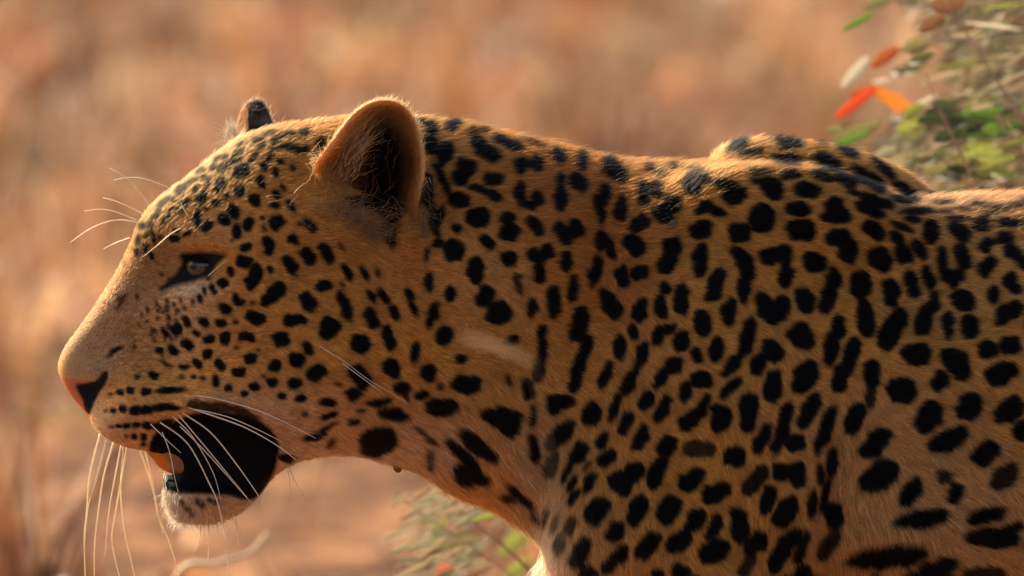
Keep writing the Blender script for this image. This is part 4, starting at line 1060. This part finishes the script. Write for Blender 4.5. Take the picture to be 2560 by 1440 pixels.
# whiskers: each one a tapering bristle
whisk_mat = plain_mat('whisker_keratin', (0.86, 0.74, 0.55), rough=0.35, spec=0.4, trans=0.35, noise=0.05, tcol=(0.95, 0.78, 0.52))
W = [  # depth at root, depth at tip, radius mm, points
    (0.026, 0.045, .42, [(250, 1085), (225, 1185), (217, 1280), (211, 1342), (213, 1440), (216, 1490)]), (0.022, 0.04, .38, [(266, 1098), (240, 1200), (222, 1262), (214, 1330), (210, 1390)]),
    (0.02, 0.04, .42, [(284, 1105), (260, 1187), (247, 1270), (237, 1360), (236, 1440), (238, 1500)]), (0.02, 0.03, .36, [(303, 1112), (285, 1205), (272, 1280), (262, 1392)]),
    (0.015, 0.03, .42, [(318, 1116), (300, 1220), (287, 1292), (280, 1350), (295, 1428), (312, 1480)]), (0.018, 0.03, .4, [(309, 1114), (302, 1230), (312, 1330), (337, 1440), (350, 1500)]),
    (0.02, 0.02, .45, [(348, 1118), (382, 1220), (397, 1292), (425, 1360), (447, 1440), (455, 1500)]), (0.02, 0.02, .4, [(362, 1122), (380, 1200), (397, 1292), (408, 1334)]),
    (-0.047, -0.085, .55, [(450, 1012), (540, 1042), (615, 1070), (690, 1112), (740, 1150)]), (-0.046, -0.085, .42, [(462, 1018), (562, 1040), (640, 1072), (704, 1104)]),
    (-0.046, -0.09, .42, [(455, 990), (525, 994), (625, 1020), (700, 1050), (790, 1096)]), (-0.046, -0.075, .48, [(452, 1030), (525, 1080), (587, 1155), (640, 1230), (668, 1276)]),
    (-0.046, -0.07, .42, [(445, 1036), (520, 1125), (575, 1192), (618, 1244)]), (-0.046, -0.06, .34, [(376, 1060), (415, 1098), (452, 1132)]),
    (-0.046, -0.06, .46, [(400, 1056), (470, 1110), (525, 1212), (545, 1260), (562, 1340), (572, 1440), (574, 1480)]), (-0.046, -0.07, .4, [(450, 1066), (505, 1120), (575, 1197), (632, 1262)]),
    (-0.046, -0.066, .36, [(430, 1040), (480, 1090), (532, 1180), (552, 1250)]), (-0.046, -0.06, .3, [(405, 1080), (424, 1130), (436, 1190), (446, 1232)]),
    (-0.086, -0.094, .22, [(800, 866), (862, 905), (930, 955), (1020, 1007)]), (-0.086, -0.094, .26, [(856, 908), (892, 935), (934, 966), (960, 986)]),
    (0.02, 0.05, .36, [(345, 556), (300, 550), (260, 557), (217, 577), (176, 606)]), (0.02, 0.05, .3, [(345, 552), (290, 530), (250, 523), (210, 528)]), (0.02, 0.05, .3, [(360, 536), (300, 507), (258, 494)]),
    (0.03, 0.06, .24, [(424, 470), (362, 447), (320, 444), (285, 450)]), (0.03, 0.06, .24, [(374, 512), (325, 452), (275, 420)]), (0.02, 0.04, .3, [(326, 594), (290, 607), (259, 622)]),
    (-0.054, -0.052, .42, [(452, 570), (425, 586), (395, 612), (356, 643)]), (-0.06, -0.058, .3, [(470, 540), (458, 520), (452, 505)]),
    (0.0, 0.0, .3, [(500, 1300), (502, 1330), (497, 1355), (484, 1382)]), (0.0, 0.0, .3, [(522, 1300), (522, 1350), (520, 1410)]), (0.0, 0.0, .26, [(508, 1300), (510, 1335), (498, 1362)]),
    (-0.01, -0.02, .28, [(580, 1285), (590, 1310), (612, 1345)]), (-0.01, -0.02, .28, [(718, 1165), (724, 1200), (728, 1258)]), (-0.01, -0.02, .28, [(722, 1165), (738, 1205), (764, 1246)]),
    (-0.055, -0.06, .26, [(520, 690), (560, 656), (588, 640)]), (0.0, 0.0, .26, [(590, 1280), (592, 1330), (597, 1370)]),
]
for (ya, yb, r_, pts) in W:
    q = catmull(pts, 6, False); n_ = len(q)
    pp = [P3(q[i][0], q[i][1], ya + (yb - ya) * i / (n_ - 1)) for i in range(n_)]
    V, F = tube(pp, r_ * (1.55 if ya > 0 else 1.15) * 1e-3 * (np.linspace(1, 0.12, n_) ** 0.6), 6)
    mesh_obj('whisker', V, F, whisk_mat, leopard)

# ticks on the hide
def lump(name, c, r, mat, label, cat, tilt=0.0):
    V, F = uv_sphere((0, 0, 0), r, 20, 14)
    V = np.array(V)
    V[:, 2] *= 1 + 0.25 * (V[:, 0] / r[0])
    ca, sa = math.cos(tilt), math.sin(tilt)
    x, z = V[:, 0] * ca - V[:, 2] * sa, V[:, 0] * sa + V[:, 2] * ca
    V = np.stack([x + c[0], V[:, 1] + c[1], z + c[2]], 1)
    return tag(mesh_obj(name, V, F, mat), label, cat)
lump('tick', P3(992, 1166, -0.004), (0.0048, 0.0030, 0.0030), plain_mat('tick_brown', (0.10, 0.04, 0.018), rough=0.35, spec=0.5), 'small dark brown tick hanging under the throat', 'tick', math.radians(-60))
yt = surf_y(1682, 562)
lump('tick', P3(1682, 562, yt - 0.0015), (0.0036, 0.0022, 0.0032), plain_mat('tick_grey', (0.09, 0.062, 0.040), rough=0.9, spec=0.05), 'pale grey tick clinging to the spotted upper shoulder', 'tick', 0.4)

# ------------------------------------------------------------------ shrubs
leaf_cols = {'straw': (0.62, 0.47, 0.27), 'olive': (0.30, 0.27, 0.10), 'sage': (0.46, 0.43, 0.24), 'green': (0.17, 0.33, 0.05), 'dark': (0.07, 0.085, 0.035), 'brown': (0.30, 0.14, 0.06),
             'pale': (0.58, 0.50, 0.37), 'orange': (0.62, 0.20, 0.03), 'red': (0.62, 0.07, 0.02), 'rust': (0.36, 0.085, 0.025), 'lime': (0.42, 0.45, 0.09)}
leaf_m = {k: plain_mat('leaf_' + k, tuple(x * (0.9 if k in ('red', 'orange', 'rust', 'pale') else 0.58) for x in c), rough=0.5, spec=0.3, trans=0.4, noise=0.15, scale=25) for k, c in leaf_cols.items()}
leaf_meshes = {}
def leaf_mesh(kind, wr, curl):
    key = (kind, wr, curl)
    if key in leaf_meshes: return leaf_meshes[key]
    V, F = [], []
    n = 7
    for i in range(n):
        t = i / (n - 1)
        w = wr * math.sin(math.pi * min(1, t * 0.92 + 0.05)) ** 0.5
        z = curl * math.sin(math.pi * t) * 0.5
        V += [(t, -w / 2, z + 0.25 * w), (t, 0, z), (t, w / 2, z + 0.25 * w)]
    for i in range(n - 1):
        a = i * 3
        F += [(a, a + 1, a + 4, a + 3), (a + 1, a + 2, a + 5, a + 4)]
    me = bpy.data.meshes.new('leaf')
    me.from_pydata(V, [], F)
    me.polygons.foreach_set('use_smooth', np.ones(len(F), bool))
    me.materials.append(leaf_m[kind])
    leaf_meshes[key] = me
    return me
from mathutils import Matrix
def put_leaf(parent, p, d, L, kind, wr=0.3, curl=0.12, face=None):
    d = Vector(d).normalized()
    f = Vector(face if face is not None else (random.gauss(0, .6), -1, random.gauss(0.5, .6)))
    y = f.cross(d)
    if y.length < 1e-3: y = Vector((0, 0, 1)).cross(d)
    y.normalize(); z = d.cross(y)
    M = Matrix(((d.x, y.x, z.x), (d.y, y.y, z.y), (d.z, y.z, z.z))).to_4x4()
    o = bpy.data.objects.new('leaf', leaf_mesh(kind, round(wr, 2), round(curl, 2)))
    o.matrix_world = Matrix.Translation(Vector(p)) @ M @ Matrix.Scale(L, 4)
    link(o, parent)
    return o
twig_mat = plain_mat('twig_bark', (0.34, 0.21, 0.12), rough=0.8, spec=0.1, noise=0.3, scale=90)

def px_leaf(parent, u0, v0, u1, v1, y, wpx, kind, dy=0.01):
    a, b = P3(u0, v0, y), P3(u1, v1, y + dy)
    L = float(np.linalg.norm(b - a))
    put_leaf(parent, a, b - a, L, kind, wpx * S / L, 0.10, face=(0, -1, 0.15))

def leaf_mass(parent, recs):
    """many small leaves too fine to pick apart: one part"""
    V, F, C = [], [], []
    for (p, d, L, w, c) in recs:
        d = d / np.linalg.norm(d)
        sde = np.cross(d, np.array([random.gauss(0, .5), -1, random.gauss(.3, .6)])); sde /= np.linalg.norm(sde)
        nn = np.cross(d, sde); b0 = len(V)
        for t, ww, h in ((0, .1, 0), (.35, 1, .06), (.7, .8, .05), (1, .05, -.03)):
            V += [p + d * L * t - sde * w * ww / 2 + nn * L * h, p + d * L * t + sde * w * ww / 2 + nn * L * h]
            C += [c, c]
        for k in range(3):
            q = b0 + 2 * k
            F.append((q, q + 1, q + 3, q + 2))
    o = fast_mesh('foliage', np.array(V), np.array(F), grass_mat, parent, cols=np.array(C))
    o['kind'] = 'stuff'
    return o

def bush(name, label, foot, tips, leaves, seed):
    r = random.Random(seed)
    root = bpy.data.objects.new(name, None); link(root); tag(root, label, 'shrub')
    for tp in tips:
        sr = 1.0 if name == 'leafy_shrub' else 0.5
        f = np.array(foot) + np.array([r.gauss(0, .03), r.gauss(0, .03), 0]); f[2] = -0.02
        mid = f * 0.45 + tp * 0.55 + np.array([0.10 + r.gauss(0, .03), r.gauss(0, .03), 0.02])
        q = catmull([f, mid, tp], 8, False)
        V, F = tube(q, sr * np.linspace(0.0026, 0.0006, len(q)), 6)
        mesh_obj('stem', V, F, twig_mat, root)
    leaves(root, r)
    return root
PALM = 0.55 * np.array([[0.60, 0.45, 0.26], [0.44, 0.40, 0.22], [0.33, 0.28, 0.12], [0.28, 0.15, 0.07], [0.70, 0.58, 0.40], [0.12, 0.12, 0.05], [0.50, 0.33, 0.18]])

def right_leaves(root, r):
    # the leaves one can tell apart
    for a in ((2088, 296, 2192, 220, 1.10, 32, 'red'), (2186, 222, 2300, 298, 1.14, 48, 'orange'), (2106, 218, 2174, 142, 1.08, 32, 'pale'), (2178, 168, 2250, 120, 1.10, 38, 'rust'), (2120, 240, 2190, 215, 1.12, 22, 'rust'), (2180, 206, 2230, 198, 1.08, 12, 'pale'),
              (2105, 76, 2185, 34, .95, 20, 'green'), (2160, 22, 2235, -12, .95, 34, 'olive'), (2080, 352, 2200, 308, 1.0, 40, 'olive'), (2075, 372, 2170, 330, .9, 26, 'green'), (2430, 140, 2520, 118, 1.2, 24, 'dark'), (2440, 160, 2530, 148, 1.1, 22, 'sage'), (2360, 120, 2415, 108, 1.1, 22, 'sage'),
              (2500, 30, 2590, -5, 1.3, 34, 'pale'), (2300, 212, 2410, 176, 1.0, 22, 'straw'), (2290, 262, 2345, 240, .9, 13, 'pale'), (2360, 262, 2430, 236, .95, 14, 'straw'), (2330, 20, 2410, 0, .75, 60, 'brown'), (2300, 80, 2360, 40, .7, 36, 'brown')):
        px_leaf(root, *a[:5], a[5], a[6])
    kinds = ['straw'] * 7 + ['sage'] * 6 + ['olive'] * 6 + ['brown'] * 5 + ['dark'] * 4 + ['lime'] * 2 + ['pale'] * 2 + ['green'] * 3
    def left(v): return np.interp(v, [-260, 0, 60, 120, 230, 310, 380, 470, 640], [2260, 2200, 2260, 2290, 2320, 2200, 2140, 2230, 2350])
    for (cu, cv, su, sv, kd, m) in ((2470, 330, 45, 34, 'green', 22), (2480, 380, 46, 26, 'lime', 14), (2510, 420, 36, 14, 'lime', 7), (2370, 300, 30, 36, 'dark', 16), (2420, 330, 40, 30, 'dark', 9), (2400, 420, 60, 24, 'olive', 10), (2290, 322, 50, 18, 'lime', 8), (2300, 150, 26, 26, 'olive', 7), (2440, 450, 60, 20, 'dark', 9), (2130, 345, 40, 14, 'olive', 5), (2240, 395, 50, 14, 'sage', 7)):
        for _ in range(m):
            u, v = r.gauss(cu, su * .6), r.gauss(cv, sv * .7); a = math.radians(r.gauss(-22, 20)); L = r.uniform(40, 85)
            px_leaf(root, u - L / 2, v, u + L / 2 * math.cos(a), v + L / 2 * math.sin(a), r.uniform(.7, 1.3), r.uniform(16, 36), kd, r.gauss(0, .015))
    n = 0
    while n < 150:
        u, v = r.uniform(2090, 2640), r.uniform(-80, 500)
        if u < left(v) + abs(r.gauss(0, 60)) - 25: continue
        a = math.radians(r.gauss(-17, 11)); L = r.uniform(55, 150)
        px_leaf(root, u, v, u + L * math.cos(a), v + L * math.sin(a), r.uniform(0.75, 1.5), r.uniform(6, 15), r.choice(kinds), r.gauss(0, .012))
        n += 1
    recs = []
    while len(recs) < 4200:
        u, v = (r.uniform(2120, 2640), r.uniform(-80, 520)) if r.random() < 0.62 else (r.uniform(2120, 3050), r.uniform(-420, 1500))
        if v > 650 and r.random() < 0.6: continue
        if u < left(min(v, 640)) + abs(r.gauss(0, 60)): continue
        a = math.radians(r.gauss(-17, 16)); L = r.uniform(35, 110); y = r.uniform(0.9, 1.9)
        p = P3(u, v, y); q = P3(u + L * math.cos(a), v + L * math.sin(a), y + r.gauss(0, .015))
        recs.append((p, q - p, float(np.linalg.norm(q - p)), r.uniform(5, 14) * S, np.clip(PALM[r.randrange(7)] * r.uniform(.7, 1.2), 0, .9)))
    leaf_mass(root, recs)
tips = [P3(u, v, y) for u, v, y in ((2330, -60, .72), (2470, -120, .8), (2590, 20, .75), (2310, 180, .70), (2440, 180, .8), (2640, 200, .85), (2380, 330, .75), (2280, 320, .78), (2740, -50, .8), (2520, 300, .7), (2890, 120, .8))]
bush('leafy_shrub', 'straw and green shrub with red and orange leaves behind the back', P3(2700, 2684, 0.75), tips, right_leaves, 5)

def low_leaves(root, r):
    for a in ((1180, 1302, 1262, 1278, .6, 17, 'lime'), (1088, 1440, 1130, 1408, 1.2, 30, 'red'), (1250, 1390, 1330, 1320, 1.4, 56, 'lime'), (1265, 1440, 1330, 1400, 1.4, 44, 'lime'), (1130, 1360, 1200, 1345, 1.0, 20, 'olive')):
        px_leaf(root, *a[:5], a[5], a[6])
    n = 0
    kinds = ['sage'] * 9 + ['straw'] * 6 + ['olive'] * 4 + ['brown'] * 2 + ['lime']
    while n < 85:
        u, v = r.gauss(1070, 62), r.uniform(1215, 1480)
        if v < 1260 and r.random() < 0.6: continue
        if u < 955 or u > 1200: continue
        a = math.radians(r.gauss(-24, 11)); L = r.uniform(45, 110)
        px_leaf(root, u, v, u + L * math.cos(a), v + L * math.sin(a), r.uniform(0.6, 1.0), r.uniform(7, 15), r.choice(kinds), r.gauss(0, .012))
        n += 1
    recs = []
    for _ in range(230):
        u, v = r.gauss(1080, 62), r.uniform(1250, 2100)
        a = math.radians(r.gauss(-24, 16)); L = r.uniform(35, 100); y = r.uniform(0.9, 1.5)
        p = P3(u, v, y); q = P3(u + L * math.cos(a), v + L * math.sin(a), y + r.gauss(0, .015))
        recs.append((p, q - p, float(np.linalg.norm(q - p)), r.uniform(8, 20) * S, np.clip(PALM[r.choice((0, 1, 1, 4))] * r.uniform(1.0, 1.5), 0, .9)))
    leaf_mass(root, recs)
tips = [P3(u, v, y) for u, v, y in ((1010, 1250, .65), (1090, 1220, .7), (1150, 1270, .65), (1220, 1310, .7), (1030, 1340, .7), (1300, 1340, .7))]
bush('low_shrub', 'low sage green shrub under the leopard throat', P3(1110, 2684, 0.68), tips, low_leaves, 9)

# a dry stalk arching below the chin
def stalk(name, pts, r0, mat, label):
    q = catmull(pts, 8, False)
    V, F = tube(q, np.linspace(r0, r0 * 0.35, len(q)), 6)
    return tag(mesh_obj(name, V, F, mat), label, 'grass stalk')
stalk_mat = plain_mat('dry_stalk', (0.66, 0.50, 0.32), rough=0.6, spec=0.2, trans=0.2, noise=0.15, scale=30)
stalk('dry_stalk', [P3(330, 2690, 1.25), P3(360, 1800, 1.25), P3(440, 1450, 1.22), P3(540, 1410, 1.2), P3(620, 1385, 1.2), P3(672, 1330, 1.2)], 0.0040, stalk_mat, 'pale dry stalk arching low beneath the chin')
front_mat = plain_mat('dry_tip', (0.36, 0.23, 0.13), rough=0.7, spec=0.1, trans=0.2, noise=0.15, scale=30)
def front_blade():
    root = bpy.data.objects.new('grass_stalk', None); link(root)
    y = -1.7
    q = catmull([P3(1500, 2900, y), P3(1440, 1900, y), P3(1380, 1200, y), P3(1330, 905, y)], 8, False)
    q[0][2] = -0.02
    root.location = (0, 0, 0)
    V, F = tube(q, np.linspace(0.0006, 0.0002, len(q)), 6)
    mesh_obj('stem', V, F, front_mat, root)
    a = catmull([P3(1335, 908, y), P3(1260, 872, y), P3(1190, 850, y), P3(1148, 842, y)], 4, False)
    V, F = [], []
    n = len(a)
    for i in range(n):
        w = 0.0019 * math.sin(math.pi * (0.08 + 0.88 * i / (n - 1))) ** 0.6
        V += [a[i] + np.array([0, -0.001, w]), a[i] + np.array([0, 0.001, 0]), a[i] + np.array([0, -0.001, -w])]
    for i in range(n - 1):
        b = i * 3
        F += [(b, b + 1, b + 4, b + 3), (b + 1, b + 2, b + 5, b + 4)]
    mesh_obj('leaf', V, F, front_mat, root)
    tag(root, 'out of focus dry grass tip crossing in front of the neck', 'grass stalk')
front_blade()
